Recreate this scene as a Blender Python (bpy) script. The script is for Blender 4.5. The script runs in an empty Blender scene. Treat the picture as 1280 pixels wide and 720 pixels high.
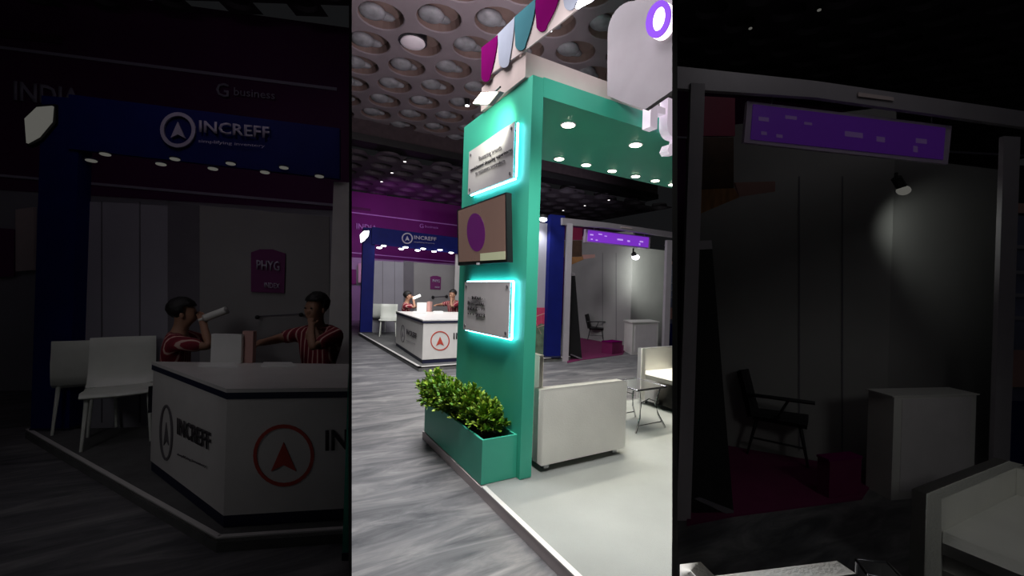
import bpy, bmesh, math, random
from mathutils import Vector, Matrix
random.seed(7)
sc = bpy.context.scene
COL = sc.collection
# ------------------------------------------------------------------ camera model
H = 1.52; F = 526.0; RO = 0.033; YAW = math.radians(30.35)
CR, SR = math.cos(RO), math.sin(RO)
FW = Vector((math.sin(YAW), math.cos(YAW), 0)); RT = Vector((math.cos(YAW), -math.sin(YAW), 0)); UP = Vector((0, 0, 1))
EYE = Vector((0, 0, H))

def ray(px, py):
    a = (px-640)/F; b = (360-py)/F
    return RT*(a*CR-b*SR) + FW + UP*(a*SR+b*CR)
def onz(px, py, z=0.0):
    r = ray(px, py); return EYE + r*((z-H)/r.z)
def onplane(px, py, P, Q):                       # vertical plane through two ground points
    r = ray(px, py); d = Vector((Q[0]-P[0], Q[1]-P[1], 0)); n = Vector((-d.y, d.x, 0))
    t = (Vector((P[0], P[1], 0))-Vector((0, 0, 0))).dot(n)/r.dot(n)
    return EYE + r*t
def proj(p):
    p = Vector(p)-EYE; d = p.dot(FW); X = p.dot(RT)/d; Z = p.z/d
    return (640+F*(X*CR+Z*SR), 360-F*(-X*SR+Z*CR), d)
def z_at(x, y, py):                              # height above a ground point that shows at picture row py
    d = FW.x*x+FW.y*y; X = (RT.x*x+RT.y*y)/d
    return H + d*((360-py)/F + X*SR)/CR

cam = bpy.data.objects.new('camera', bpy.data.cameras.new('camera'))
COL.objects.link(cam); sc.camera = cam
cam.data.lens = F/1280*36; cam.data.sensor_width = 36; cam.data.clip_end = 200; cam.data.clip_start = .05
cx = RT*CR+UP*SR; cy = -RT*SR+UP*CR; cz = -FW
cam.matrix_world = Matrix(((cx.x, cy.x, cz.x, 0), (cx.y, cy.y, cz.y, 0), (cx.z, cy.z, cz.z, H), (0, 0, 0, 1)))

# ------------------------------------------------------------------ materials
M = {}
def mat(name, col, rough=.6, metal=0., emit=None, es=0., var=0., vscale=6., bump=0., bscale=60., spec=.5, stretch=None, coat=0):
    m = bpy.data.materials.new(name); m.use_nodes = True
    nt = m.node_tree; b = nt.nodes['Principled BSDF']
    b.inputs['Base Color'].default_value = (*col, 1); b.inputs['Roughness'].default_value = rough
    b.inputs['Metallic'].default_value = metal; b.inputs['Specular IOR Level'].default_value = spec
    b.inputs['Coat Weight'].default_value = coat
    tc = nt.nodes.new('ShaderNodeTexCoord'); mp = nt.nodes.new('ShaderNodeMapping')
    nt.links.new(tc.outputs['Object'], mp.inputs[0])
    if stretch: mp.inputs['Scale'].default_value = stretch
    n = nt.nodes.new('ShaderNodeTexNoise'); n.inputs['Scale'].default_value = vscale; n.inputs['Detail'].default_value = 5
    nt.links.new(mp.outputs[0], n.inputs['Vector'])
    v = max(var, .04)
    r = nt.nodes.new('ShaderNodeMapRange'); r.inputs[3].default_value = 1-v; r.inputs[4].default_value = 1+v
    r.inputs[1].default_value = .3; r.inputs[2].default_value = .7
    nt.links.new(n.outputs['Fac'], r.inputs[0])
    mx = nt.nodes.new('ShaderNodeVectorMath'); mx.operation = 'SCALE'; mx.inputs[0].default_value = col
    nt.links.new(r.outputs[0], mx.inputs['Scale']); nt.links.new(mx.outputs[0], b.inputs['Base Color'])
    if bump:
        n2 = nt.nodes.new('ShaderNodeTexNoise'); n2.inputs['Scale'].default_value = bscale; n2.inputs['Detail'].default_value = 3
        nt.links.new(tc.outputs['Object'], n2.inputs['Vector'])
        bp = nt.nodes.new('ShaderNodeBump'); bp.inputs['Strength'].default_value = bump; bp.inputs['Distance'].default_value = .01
        nt.links.new(n2.outputs['Fac'], bp.inputs['Height']); nt.links.new(bp.outputs[0], b.inputs['Normal'])
    if emit:
        b.inputs['Emission Color'].default_value = (*emit, 1); b.inputs['Emission Strength'].default_value = es
    M[name] = m; return m
def s(r, g, b):                                   # sRGB 0-255 -> linear
    f = lambda c: (c/255/12.92) if c/255 <= .04045 else ((c/255+.055)/1.055)**2.4
    return (f(r), f(g), f(b))
mat('green_paint', (.05, .43, .30), .42, var=.05, vscale=2)
mat('white_laminate', (.62, .60, .58), .35)
mat('sign_acrylic', (.60, .56, .58), .5, spec=.15)
mat('leatherette', (.82, .81, .76), .42, var=.05, vscale=3, bump=.15, bscale=90)
mat('white_plastic', (.72, .75, .68), .35)
mat('navy', (.004, .008, .11), .6, var=.1, spec=.15)
mat('navy_trim', (.01, .012, .04), .5)
mat('purple_wall', (.10, .003, .09), .7, var=.12, vscale=1)
mat('maroon_soffit', (.055, .006, .04), .7)
mat('wall_grey', (.30, .29, .33), .7, var=.06, vscale=2)
mat('wall_grey_warm', (.26, .25, .25), .7, var=.06, vscale=2)
mat('column_grey', (.13, .12, .14), .7)
mat('ceiling_paint', (.20, .165, .185), .7, var=.12, vscale=1.5, bump=.3, bscale=8)
mat('coffer_inner', (.15, .10, .09), .8, var=.2, vscale=3)
mat('duct_grey', (.21, .21, .23), .55, var=.35, vscale=5)
mat('ceiling_far', (.085, .07, .085), .8, var=.15, vscale=1.5)
mat('bulkhead', (.045, .03, .035), .8, var=.2)
mat('black', (.004, .004, .005), .6)
mat('black_satin', (.01, .01, .012), .3)
mat('blocker_black', (.004, .004, .004), .9)
mat('dark_fabric', (.012, .010, .013), .8, bump=.3)
mat('magenta_carpet', (.13, .002, .06), .95, bump=.5, bscale=200, var=.1)
mat('petal_magenta', (.13, .003, .08), .6, spec=0.0)
mat('petal_teal', (.05, .15, .185), .6, spec=0.0)
mat('petal_pale', (.30, .32, .40), .6, spec=0.0)
mat('banner_cloth', (.56, .46, .45), .7, spec=0.0, var=.04)
mat('petal_cloth', (.50, .42, .42), .7, spec=0.0)
mat('board_grey', (.19, .17, .19), .6, spec=.03)
mat('letter_white', (.75, .68, .74), .4)
mat('letter_lit', (.75, .66, .76), .4, emit=(.85, .72, .85), es=.38)
mat('chrome', (.55, .55, .57), .18, metal=1)
mat('dark_glass', (.06, .06, .065), .06, coat=.6)
mat('text_dark', (.03, .025, .03), .6)
mat('text_grey', (.12, .11, .12), .6)
mat('text_white', (.42, .38, .5), .6)
mat('text_red', (.45, .05, .03), .6)
mat('platform_carpet', (.265, .28, .27), .95, var=.10, vscale=1.6, bump=.3, bscale=150)
mat('booth_carpet', (.10, .10, .10), .95, var=.2, bump=.3, bscale=150)
mat('skirt_white', (.52, .45, .46), .5)
mat('soil', (.03, .02, .012), .95, bump=1)
mat('leaf', (.095, .23, .016), .5, var=.6, vscale=9)
mat('leaf_yellow', (.26, .37, .03), .5, var=.4, vscale=9)
mat('stem', (.06, .05, .02), .8)
mat('skin', (.36, .19, .12), .55)
mat('hair', (.006, .005, .005), .6, bump=.6)
mat('trousers', (.02, .02, .035), .8)
mat('poster_purple', (.13, .005, .10), .6)
mat('screen', (.10, .06, .05), .12, emit=(.25, .15, .12), es=.28, coat=.5)
mat('screen_oval', (.04, .004, .05), .15, emit=(.07, .006, .075), es=.6, coat=.5)
mat('screen_note', (.25, .26, .18), .2, emit=(.42, .44, .28), es=.4)
mat('lamp_warm', (.9, .9, .8), .5, emit=(1, .93, .72), es=14)
mat('lamp_white', (.9, .9, .9), .5, emit=(.92, .93, 1), es=9)
mat('lamp_dim', (.06, .06, .055), .5, emit=(1, .98, .88), es=.075)
mat('lamp_far', (.9, .9, .9), .5, emit=(1, .93, .95), es=1.4)
mat('led_cyan', (.5, .9, 1), .5, emit=(.25, .80, 1.0), es=12)
mat('ring_purple', (.06, .015, .2), .5, spec=0.0, emit=(.33, .12, .85), es=.62)
mat('ring_glow', (.9, .9, .9), .4, emit=(1, .88, .93), es=1.6)
mat('sign_purple', (.12, .02, .35), .4, emit=(.19, .03, .52), es=.75)
mat('sign_purple_dim', (.10, .02, .30), .4, emit=(.15, .03, .40), es=.07)
mat('sign_mark', (.6, .5, .8), .4, emit=(.6, .35, 1), es=.6)
mat('sign_mark_dim', (.2, .1, .3), .4, emit=(.6, .35, 1), es=.03)
mat('sign_frame', (.5, .40, .55), .4)
mat('wood_orange', (.36, .17, .06), .6, var=.3, stretch=(1, 12, 1))
mat('brown_board', (.07, .035, .02), .7, var=.3)
mat('red_print', (.22, .01, .05), .6)
mat('flower_pink', (.45, .04, .10), .6)
mat('photo_green', (.10, .14, .09), .6, var=.5)
mat('poster_blue', (.14, .15, .24), .6, var=.3, vscale=4)
mat('poster_peach', (.5, .28, .25), .6)
mat('aluminium', (.36, .33, .36), .45, metal=.2)
mat('aluminium_dark', (.10, .09, .10), .5)
mat('paper', (.72, .72, .70), .7)
mat('bottle_glow_white', (.9, .9, .9), .4, emit=(1, 1, .92), es=1.2)  # glow put into the bottle body, which is no lamp
mat('bottle_white', (.7, .7, .66), .3)
def shirt_mat():
    m = mat('striped_shirt', (.3, .02, .03), .8); nt = m.node_tree; b = nt.nodes['Principled BSDF']
    w = nt.nodes.new('ShaderNodeTexWave'); w.inputs['Scale'].default_value = 7; w.inputs['Distortion'].default_value = .6
    tc = nt.nodes.new('ShaderNodeTexCoord'); nt.links.new(tc.outputs['Object'], w.inputs['Vector'])
    cr = nt.nodes.new('ShaderNodeValToRGB'); e = cr.color_ramp.elements
    e[0].position = 0; e[0].color = (.16, .006, .02, 1); e[1].position = .86; e[1].color = (.26, .012, .03, 1)
    e2 = e.new(.93); e2.color = (.62, .42, .36, 1)
    nt.links.new(w.outputs['Fac'], cr.inputs[0]); nt.links.new(cr.outputs[0], b.inputs['Base Color'])
shirt_mat()
def floor_mat():
    m = mat('floor_marbled', (.16, .16, .17), .55); nt = m.node_tree; b = nt.nodes['Principled BSDF']
    tc = nt.nodes.new('ShaderNodeTexCoord'); mp = nt.nodes.new('ShaderNodeMapping'); mp.inputs['Scale'].default_value = (.55, 2.6, 1)
    mp.inputs['Rotation'].default_value = (0, 0, math.radians(12))
    nt.links.new(tc.outputs['Object'], mp.inputs[0])
    n = nt.nodes.new('ShaderNodeTexNoise'); n.inputs['Scale'].default_value = 2.0; n.inputs['Detail'].default_value = 10; n.inputs['Roughness'].default_value = .66; n.inputs['Distortion'].default_value = 1.1
    nt.links.new(mp.outputs[0], n.inputs['Vector'])
    cr = nt.nodes.new('ShaderNodeValToRGB'); e = cr.color_ramp.elements
    e[0].position = .33; e[0].color = (.042, .044, .05, 1); e[1].position = .68; e[1].color = (.23, .225, .225, 1)
    k = e.new(.5); k.color = (.115, .113, .12, 1)
    nt.links.new(n.outputs['Fac'], cr.inputs[0]); nt.links.new(cr.outputs[0], b.inputs['Base Color'])
    bp = nt.nodes.new('ShaderNodeBump'); bp.inputs['Strength'].default_value = .1; nt.links.new(n.outputs['Fac'], bp.inputs['Height']); nt.links.new(bp.outputs[0], b.inputs['Normal'])
floor_mat()

# ------------------------------------------------------------------ bays: added thin dark walls block light between three parts of the hall
LX, RX = 438.0, 843.5
def pnormal(px):
    n = ray(px, 0).cross(ray(px, 720)).normalized()
    if n.dot(RT) < 0: n = -n
    return n                                      # points to picture right
NL, NR = pnormal(LX), pnormal(RX)
TL, TR = .006, .011                              # light blocker half thickness
ZONE = 'C'
def clip(bm):
    planes = []
    if ZONE == 'C': planes = [(NL, TL+.004, -1), (NR, -(TR+.004), 1)]
    elif ZONE == 'L': planes = [(NL, -(TL+.004), 1)]
    elif ZONE == 'R': planes = [(NR, TR+.004, -1)]
    for n, off, keep in planes:
        co = EYE+n*off
        ds = [(v.co-co).dot(n)*keep for v in bm.verts]
        if not ds or max(ds) <= 0: continue
        r = bmesh.ops.bisect_plane(bm, geom=bm.verts[:]+bm.edges[:]+bm.faces[:], plane_co=co, plane_no=n*keep, clear_outer=True)
        es = [e for e in r['geom_cut'] if isinstance(e, bmesh.types.BMEdge)]
        try: bmesh.ops.holes_fill(bm, edges=es, sides=0)
        except Exception: pass

def finish(name, bm, m, parent=None, smooth=False, doclip=True):
    if doclip and ZONE: clip(bm)
    bmesh.ops.recalc_face_normals(bm, faces=bm.faces[:])
    me = bpy.data.meshes.new(name)
    org = parent.matrix_basis.translation.copy() if parent else Vector((0, 0, 0))
    p = parent.parent if parent else None
    while p: org += p.matrix_basis.translation; p = p.parent
    if org.length: bmesh.ops.translate(bm, verts=bm.verts[:], vec=-org)
    bm.to_mesh(me); bm.free()
    for mm in (m if isinstance(m, (list, tuple)) else [m]): me.materials.append(M[mm])
    if smooth:
        for p in me.polygons: p.use_smooth = True
    o = bpy.data.objects.new(name, me); COL.objects.link(o)
    if smooth:
        wn = o.modifiers.new('weighted', 'WEIGHTED_NORMAL'); wn.weight = 80
    if parent: o.parent = parent
    return o
def tag(o, label, cat, group=None):
    o['label'] = label; o['category'] = cat
    if group: o['group'] = group
    return o
def struct(o): o['kind'] = 'structure'; return o
def thing(name, label, cat, loc=(0, 0, 0), group=None, rz=0):
    o = bpy.data.objects.new(name, None); COL.objects.link(o); o.location = Vector(loc); o.rotation_euler = (0, 0, rz)
    o.empty_display_size = .1
    return tag(o, label, cat, group)
def copy_tree(o, loc, rz, label=None, group=None, scale=None):
    r = o.copy(); COL.objects.link(r); r.location = loc; r.rotation_euler = (0, 0, rz)
    if scale: r.scale = (scale,)*3
    if label: r['label'] = label
    if group: r['group'] = group
    for c in list(o.children):
        k = c.copy(); COL.objects.link(k); k.parent = r
        for g in list(c.children):
            q = g.copy(); COL.objects.link(q); q.parent = k
    return r
# -- shapes (world coordinates)
def prism(bm, foot, z0, z1):
    lo = [bm.verts.new((p[0], p[1], z0)) for p in foot]; hi = [bm.verts.new((p[0], p[1], z1)) for p in foot]
    n = len(foot); bm.faces.new(lo[::-1]); bm.faces.new(hi)
    for i in range(n): bm.faces.new((lo[i], lo[(i+1) % n], hi[(i+1) % n], hi[i]))
def box(bm, x0, x1, y0, y1, z0, z1): prism(bm, [(x0, y0), (x1, y0), (x1, y1), (x0, y1)], z0, z1)
def away(P, Q, depth):
    d = Vector((Q[0]-P[0], Q[1]-P[1], 0)).normalized(); n = Vector((-d.y, d.x, 0))
    if n.dot(Vector((P[0], P[1], 0))) < 0: n = -n
    return n*depth
def wallfoot(P, Q, depth):
    n = away(P, Q, depth); P = Vector((P[0], P[1], 0)); Q = Vector((Q[0], Q[1], 0))
    return [P, Q, Q+n, P+n]
def extr(bm, pts, vec):
    a = [bm.verts.new(p) for p in pts]; b = [bm.verts.new(Vector(p)+vec) for p in pts]
    n = len(pts); bm.faces.new(a); bm.faces.new(b[::-1])
    for i in range(n): bm.faces.new((a[i], b[i], b[(i+1) % n], a[(i+1) % n]))
def bevel(bm, w, seg=2, ang=30):
    es = [e for e in bm.edges if len(e.link_faces) == 2 and e.calc_face_angle(0) > math.radians(ang)]
    bmesh.ops.bevel(bm, geom=es, offset=w, segments=seg, profile=.5, affect='EDGES')
def tube(bm, pts, r, n=8, r1=None):
    pts = [Vector(p) for p in pts]; rings = []
    for i, p in enumerate(pts):
        d = (pts[min(i+1, len(pts)-1)]-pts[max(i-1, 0)]).normalized()
        u = d.cross(Vector((0, 0, 1)));  u = u if u.length > .05 else d.cross(Vector((1, 0, 0))); u.normalize(); v = d.cross(u)
        rr = r if r1 is None else r+(r1-r)*i/(len(pts)-1)
        rings.append([bm.verts.new(p+(u*math.cos(2*math.pi*k/n)+v*math.sin(2*math.pi*k/n))*rr) for k in range(n)])
    for a, b in zip(rings, rings[1:]):
        for k in range(n): bm.faces.new((a[k], a[(k+1) % n], b[(k+1) % n], b[k]))
    bm.faces.new(rings[0][::-1]); bm.faces.new(rings[-1])
def disc(bm, c, r, h, n=24, axis=Vector((0, 0, 1))):
    c = Vector(c); axis = axis.normalized(); tube(bm, [c, c+axis*h], r, n)
def ball(bm, c, r, sx=1, sy=1, sz=1, u=14, v=9):
    m = Matrix.Translation(c) @ Matrix.Diagonal((sx*r, sy*r, sz*r, 1))
    bmesh.ops.create_uvsphere(bm, u_segments=u, v_segments=v, radius=1, matrix=m)
def BM(): return bmesh.new()
def mbox(name, args, m, parent=None, bev=0, seg=2, z=None):
    bm = BM(); box(bm, *args)
    if bev: bevel(bm, bev, seg)
    return finish(name, bm, m, parent, smooth=False)
# text fitted on a plane: A bottom-left, B bottom-right, C top-left
def text_mesh(name, txt, A, B, C, m, parent, thick=.004, bold=0.0):
    cu = bpy.data.curves.new('t', 'FONT'); cu.body = txt; cu.resolution_u = 2; cu.offset = bold
    o = bpy.data.objects.new('t', cu); COL.objects.link(o)
    dg = bpy.context.evaluated_depsgraph_get(); dg.update()
    me = bpy.data.meshes.new_from_object(o.evaluated_get(dg)); bpy.data.objects.remove(o)
    bm = BM(); bm.from_mesh(me); bpy.data.meshes.remove(me)
    xs = [v.co.x for v in bm.verts]; ys = [v.co.y for v in bm.verts]
    x0, x1, y0, y1 = min(xs), max(xs), min(ys), max(ys)
    A, B, C = Vector(A), Vector(B), Vector(C)
    n = (B-A).cross(C-A).normalized()
    if n.dot(EYE-A) < 0: n = -n
    for v in bm.verts:
        v.co = A+(B-A)*((v.co.x-x0)/(x1-x0))+(C-A)*((v.co.y-y0)/(y1-y0))+n*.002
    r = bmesh.ops.extrude_face_region(bm, geom=bm.faces[:])
    bmesh.ops.translate(bm, verts=[e for e in r['geom'] if isinstance(e, bmesh.types.BMVert)], vec=n*thick)
    return finish(name, bm, m, parent)

# ------------------------------------------------------------------ a bay: how a picture region reads as ground
class Bay:
    def __init__(s_, k, z0=.08): s_.k = k; s_.z0 = z0
    def T(s_, px, py): return (640+s_.k*(px-640), 360+s_.k*(py-360))
    def G(s_, px, py, z=None):
        p = onz(*s_.T(px, py), s_.z0 if z is None else z); return (p.x, p.y)
    def W(s_, x, y, z=None):
        if s_.k == 1: return (x, y)
        q = proj((x, y, s_.z0 if z is None else z)); return s_.G(q[0], q[1], z)
    def Zp(s_, P, px, py): return z_at(P[0], P[1], s_.T(px, py)[1]) if True else 0
    def Z(s_, x, y, z):
        if s_.k == 1: return z
        P = s_.W(x, y); q = proj((x, y, z)); return z_at(P[0], P[1], s_.T(q[0], q[1])[1])
    def on(s_, px, py, P, Q): return onplane(*s_.T(px, py), P, Q)
    def slab(s_, name, pts, P, Q, depth, m, parent=None, off=0.0):
        bm = BM(); n = away(P, Q, 1.0)
        extr(bm, [s_.on(x, y, P, Q)-n*off for x, y in pts], n*depth)
        return finish(name, bm, m, parent)
    def disc(s_, name, px, py, P, Q, r, h, m, parent=None):
        bm = BM(); c = s_.on(px, py, P, Q); disc(bm, c, r, -h); return finish(name, bm, m, parent)
    def text(s_, name, txt, bl, br, tl, P, Q, m, parent, off=.01, bold=0):
        n = away(P, Q, 1.0)*-off
        return text_mesh(name, txt, s_.on(*bl, P, Q)+n, s_.on(*br, P, Q)+n, s_.on(*tl, P, Q)+n, m, parent, bold=bold)
    def at(s_, px, py_floor_or_d, dist=None):
        X, Y = s_.T(px, 360); r = ray(X, 360+(X-640)*math.tan(RO)); p = EYE+r*(dist); return (p.x, p.y)
C_ = Bay(1.0); SIDE = 3.168
L_ = Bay(SIDE); R_ = Bay(SIDE, 0.0); CR_ = Bay(1.0, 0.0)

# ------------------------------------------------------------------ prototypes (built at the origin, facing +Y)
PROTO = []
def shell(bm, prof, w, t, wf=None):
    n = len(prof); K = 6
    grid = []
    for side in (0, 1):
        rows = []
        for i, (y, z) in enumerate(prof):
            a = prof[max(i-1, 0)]; b = prof[min(i+1, n-1)]; d = Vector((b[0]-a[0], b[1]-a[1])).normalized(); nn = (-d.y, d.x)
            ww = w*(wf(i/(n-1)) if wf else 1)
            row = []
            for k in range(K+1):
                u = -1+2*k/K; bow = .03*(u*u)*(1 if i > n//2 else .3)
                row.append(bm.verts.new((u*ww/2, y+nn[0]*t*side-bow*0+bow*(1 if i > n//2 else 0), z+nn[1]*t*side+(bow if i <= n//2 else 0))))
            rows.append(row)
        grid.append(rows)
    for sd in (0, 1):
        for i in range(n-1):
            for k in range(K): bm.faces.new((grid[sd][i][k], grid[sd][i][k+1], grid[sd][i+1][k+1], grid[sd][i+1][k]))
    for i in range(n-1):
        for k in (0, K): bm.faces.new((grid[0][i][k], grid[0][i+1][k], grid[1][i+1][k], grid[1][i][k]))
    for k in range(K):
        for i in (0, n-1): bm.faces.new((grid[0][i][k], grid[0][i][k+1], grid[1][i][k+1], grid[1][i][k]))
def proto_white_chair():
    t = thing('visitor_chair', '', 'chair')
    bm = BM(); shell(bm, [(.26, .44), (.22, .465), (.08, .45), (-.08, .44), (-.16, .445)], .47, .022)
    finish('seat', bm, 'white_plastic', t, True, False)
    bm = BM(); shell(bm, [(-.14, .445), (-.19, .47), (-.22, .54), (-.245, .66), (-.265, .78), (-.28, .87)], .47, .022, lambda u: 1-.04*u)
    finish('backrest', bm, 'white_plastic', t, True, False)
    for sx in (-1, 1):
        for sy in (-1, 1):
            bm = BM(); tube(bm, [(sx*.19, sy*.16+.02, .45), (sx*.215, sy*.20+.01, 0)], .018, 8, .011)
            finish('leg', bm, 'white_plastic', t, True, False)
    bm = BM(); box(bm, -.19, .19, -.13, .17, .415, .437); finish('seat_frame', bm, 'white_plastic', t, False, False)
    return t
def proto_black_chair():
    t = thing('lounge_armchair', '', 'chair')
    bm = BM(); box(bm, -.25, .25, -.20, .28, .38, .46); bevel(bm, .03, 3); finish('seat', bm, 'dark_fabric', t, True, False)
    bm = BM(); box(bm, -.25, .25, -.05, .04, .0, .48); bevel(bm, .04, 3)
    bmesh.ops.rotate(bm, verts=bm.verts[:], cent=(0, 0, 0), matrix=Matrix.Rotation(math.radians(14), 3, 'X'))
    bmesh.ops.translate(bm, verts=bm.verts[:], vec=(0, -.20, .41)); finish('backrest', bm, 'dark_fabric', t, True, False)
    for sx in (-1, 1):
        bm = BM(); tube(bm, [(sx*.28, -.27, .64), (sx*.30, -.05, .655), (sx*.30, .34, .665)], .02, 8); finish('armrest', bm, 'black_satin', t, True, False)
        bm = BM(); tube(bm, [(sx*.28, .02, .44), (sx*.295, .12, .655)], .013, 8); finish('arm_support', bm, 'black_satin', t, True, False)
        for sy, y0 in ((-1, -.16), (1, .22)):
            bm = BM(); tube(bm, [(sx*.21, y0, .40), (sx*.25, y0+sy*.08, 0)], .02, 8, .012); finish('leg', bm, 'black_satin', t, True, False)
        bm = BM(); tube(bm, [(sx*.235, -.2, .18), (sx*.235, .26, .18)], .011, 6); finish('stretcher', bm, 'black_satin', t, True, False)
    return t
def skin_obj(name, V, Eg, R, m, parent, sub=2):
    me = bpy.data.meshes.new(name); me.from_pydata(V, Eg, []); o = bpy.data.objects.new(name, me); COL.objects.link(o)
    md = o.modifiers.new('s', 'SKIN'); md.use_smooth_shade = True
    for i, r in enumerate(R):
        sv = me.skin_vertices[0].data[i]; sv.radius = (r if isinstance(r, tuple) else (r, r)); sv.use_root = (i == 0)
    sb = o.modifiers.new('u', 'SUBSURF'); sb.levels = sub; sb.render_levels = sub
    dg = bpy.context.evaluated_depsgraph_get(); dg.update()
    nm = bpy.data.meshes.new_from_object(o.evaluated_get(dg)); bpy.data.objects.remove(o); bpy.data.meshes.remove(me)
    nm.materials.clear(); nm.materials.append(M[m])
    for p in nm.polygons: p.use_smooth = True
    o = bpy.data.objects.new(name, nm); COL.objects.link(o); o.parent = parent; return o
def proto_person(label, lw, le, rw, re_, tilt=0.0):
    """seated; lw/rw wrists, le/re_ elbows (x,y,z); facing +Y"""
    t = thing('person', label, 'person')
    V, Eg, R = [], [], []
    def add(p, r, par=None):
        V.append(p); R.append(r)
        if par is not None: Eg.append((par, len(V)-1))
        return len(V)-1
    pel = add((0, 0, .53), (.14, .11)); sp = add((0, .01, .70), (.125, .095), pel); ch = add((0, .03, .90), (.145, .105), sp)
    nb = add((0, .03, 1.03), .065, ch); nk = add((0, .05, 1.10), .052, nb); jw = add((0, .085, 1.155), (.06, .07), nk)
    sk = add((0, .07, 1.235), (.078, .093), jw); tp = add((0, .06, 1.30), (.055, .065), sk)
    add((0, .175, 1.19), .013, jw)                    # nose
    for sx in (-1, 1):
        hp = add((sx*.10, .02, .50), .085, pel); kn = add((sx*.13, .42, .50), .062, hp); an = add((sx*.13, .40, .09), .038, kn); add((sx*.14, .56, .045), .033, an)
        sh = add((sx*.175, .02, .985), .058, ch)
        el = add(re_ if sx > 0 else le, .042, sh); W = Vector(rw if sx > 0 else lw); wr = add(tuple(W), .027, el)
        d = (W-Vector(re_ if sx > 0 else le)).normalized(); sd = d.cross(Vector((0, 0, 1))).normalized(); pm = W+d*.05; pa = add(tuple(pm), (.034, .02), wr)
        up = sd.cross(d)
        for k, ln in enumerate((.062, .072, .068, .055)):
            a = pm+d*.035+sd*(.024-.016*k); b = a+d*ln*.5-up*.006; c = b+d*ln*.42-up*.022
            i1 = add(tuple(a), .0095, pa); i2 = add(tuple(b), .0085, i1); add(tuple(c), .0075, i2)
        th = add(tuple(W+d*.02+sd*.036), .011, wr); add(tuple(W+d*.06+sd*.052-up*.012), .009, th)
    skin_obj('body', V, Eg, R, 'skin', t)
    # shirt over torso and upper arms
    V, Eg, R = [], [], []
    pel = add((0, 0, .50), (.155, .125)); sp = add((0, .01, .70), (.145, .115), pel); ch = add((0, .03, .90), (.165, .125), sp); add((0, .035, 1.02), .085, ch)
    for sx in (-1, 1):
        sh = add((sx*.18, .02, .98), .075, ch); e = Vector(re_ if sx > 0 else le); S0 = Vector((sx*.18, .02, .98)); add(tuple(S0+(e-S0)*.85), .06, sh)
    skin_obj('shirt', V, Eg, R, 'striped_shirt', t)
    V, Eg, R = [], [], []
    pel = add((0, 0, .52), (.155, .12))
    for sx in (-1, 1):
        hp = add((sx*.10, .02, .50), .10, pel); kn = add((sx*.13, .42, .50), .078, hp); add((sx*.13, .40, .13), .055, kn)
    skin_obj('trousers', V, Eg, R, 'trousers', t)
    for sx in (-1, 1):
        bm = BM(); ball(bm, (sx*.14, .50, .045), .05, 1, 2.3, .85); finish('shoe', bm, 'black', t, True, False)
        bm = BM(); ball(bm, (sx*.031, .158, 1.215), .009, 1.3, .6, .8); finish('eye', bm, 'hair', t, True, False)
        bm = BM(); ball(bm, (sx*.083, .065, 1.195), .022, .4, .8, 1.3); finish('ear', bm, 'skin', t, True, False)
    bm = BM(); ball(bm, (0, .147, 1.148), .018, 1.3, .4, .3); finish('mouth', bm, 'red_print', t, True, False)
    bm = BM(); ball(bm, (0, .045, 1.26), .105, .93, 1.08, .95, 24, 16)
    kill = [v for v in bm.verts if (v.co.y > .09 and v.co.z < 1.27) or v.co.z < 1.17]
    bmesh.ops.delete(bm, geom=kill, context='VERTS'); bmesh.ops.solidify(bm, geom=bm.faces[:], thickness=.012)
    for v in bm.verts: v.co += Vector((random.uniform(-1, 1), random.uniform(-1, 1), random.uniform(-1, 1)))*.004
    finish('hair', bm, 'hair', t, True, False)
    return t
WCHAIR = proto_white_chair(); BCHAIR = proto_black_chair()
P1 = proto_person('', (-.13, .40, .94), (-.24, .22, .93), (.06, .215, 1.13), (.23, .30, .93))
P2 = proto_person('', (-.05, .17, 1.075), (-.17, .30, .90), (.22, .42, .93), (.29, .20, .93))
USED = set()
def place(proto, loc, rz, label, group=None, scale=None):
    if proto.name not in USED:
        USED.add(proto.name); proto.location = loc; proto.rotation_euler = (0, 0, rz); proto['label'] = label
        if scale: proto.scale = (scale,)*3
        if group: proto['group'] = group
        return proto
    return copy_tree(proto, loc, rz, label, group, scale)
def face_rz(ax, az):        # facing direction given as picture right / away amounts
    d = RT*ax+FW*az; return math.atan2(d.y, d.x)-math.pi/2

def face_rel(q, ax, az):        # relative to the line of sight at ground point q: ax to the right, az away
    v = Vector((q[0], q[1], 0)).normalized(); d = Vector((v.y, -v.x, 0))*ax+v*az
    return math.atan2(d.y, d.x)-math.pi/2
LIGHTS = []
def light(kind, name, loc, energy, col=(1, 1, 1), size=.1, aim=None, spot=60, blend=.6, sy=None):
    l = bpy.data.lights.new(name, kind); l.energy = energy; l.color = col
    if kind == 'AREA':
        l.size = size
        if sy: l.shape = 'RECTANGLE'; l.size_y = sy
    else: l.shadow_soft_size = size
    if kind == 'SPOT': l.spot_size = math.radians(spot); l.spot_blend = blend
    o = bpy.data.objects.new(name, l); COL.objects.link(o); o.location = loc
    d = (Vector(aim)-Vector(loc)) if aim is not None else Vector((0, 0, -1))
    o.rotation_euler = d.to_track_quat('-Z', 'Y').to_euler()
    return o

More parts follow.
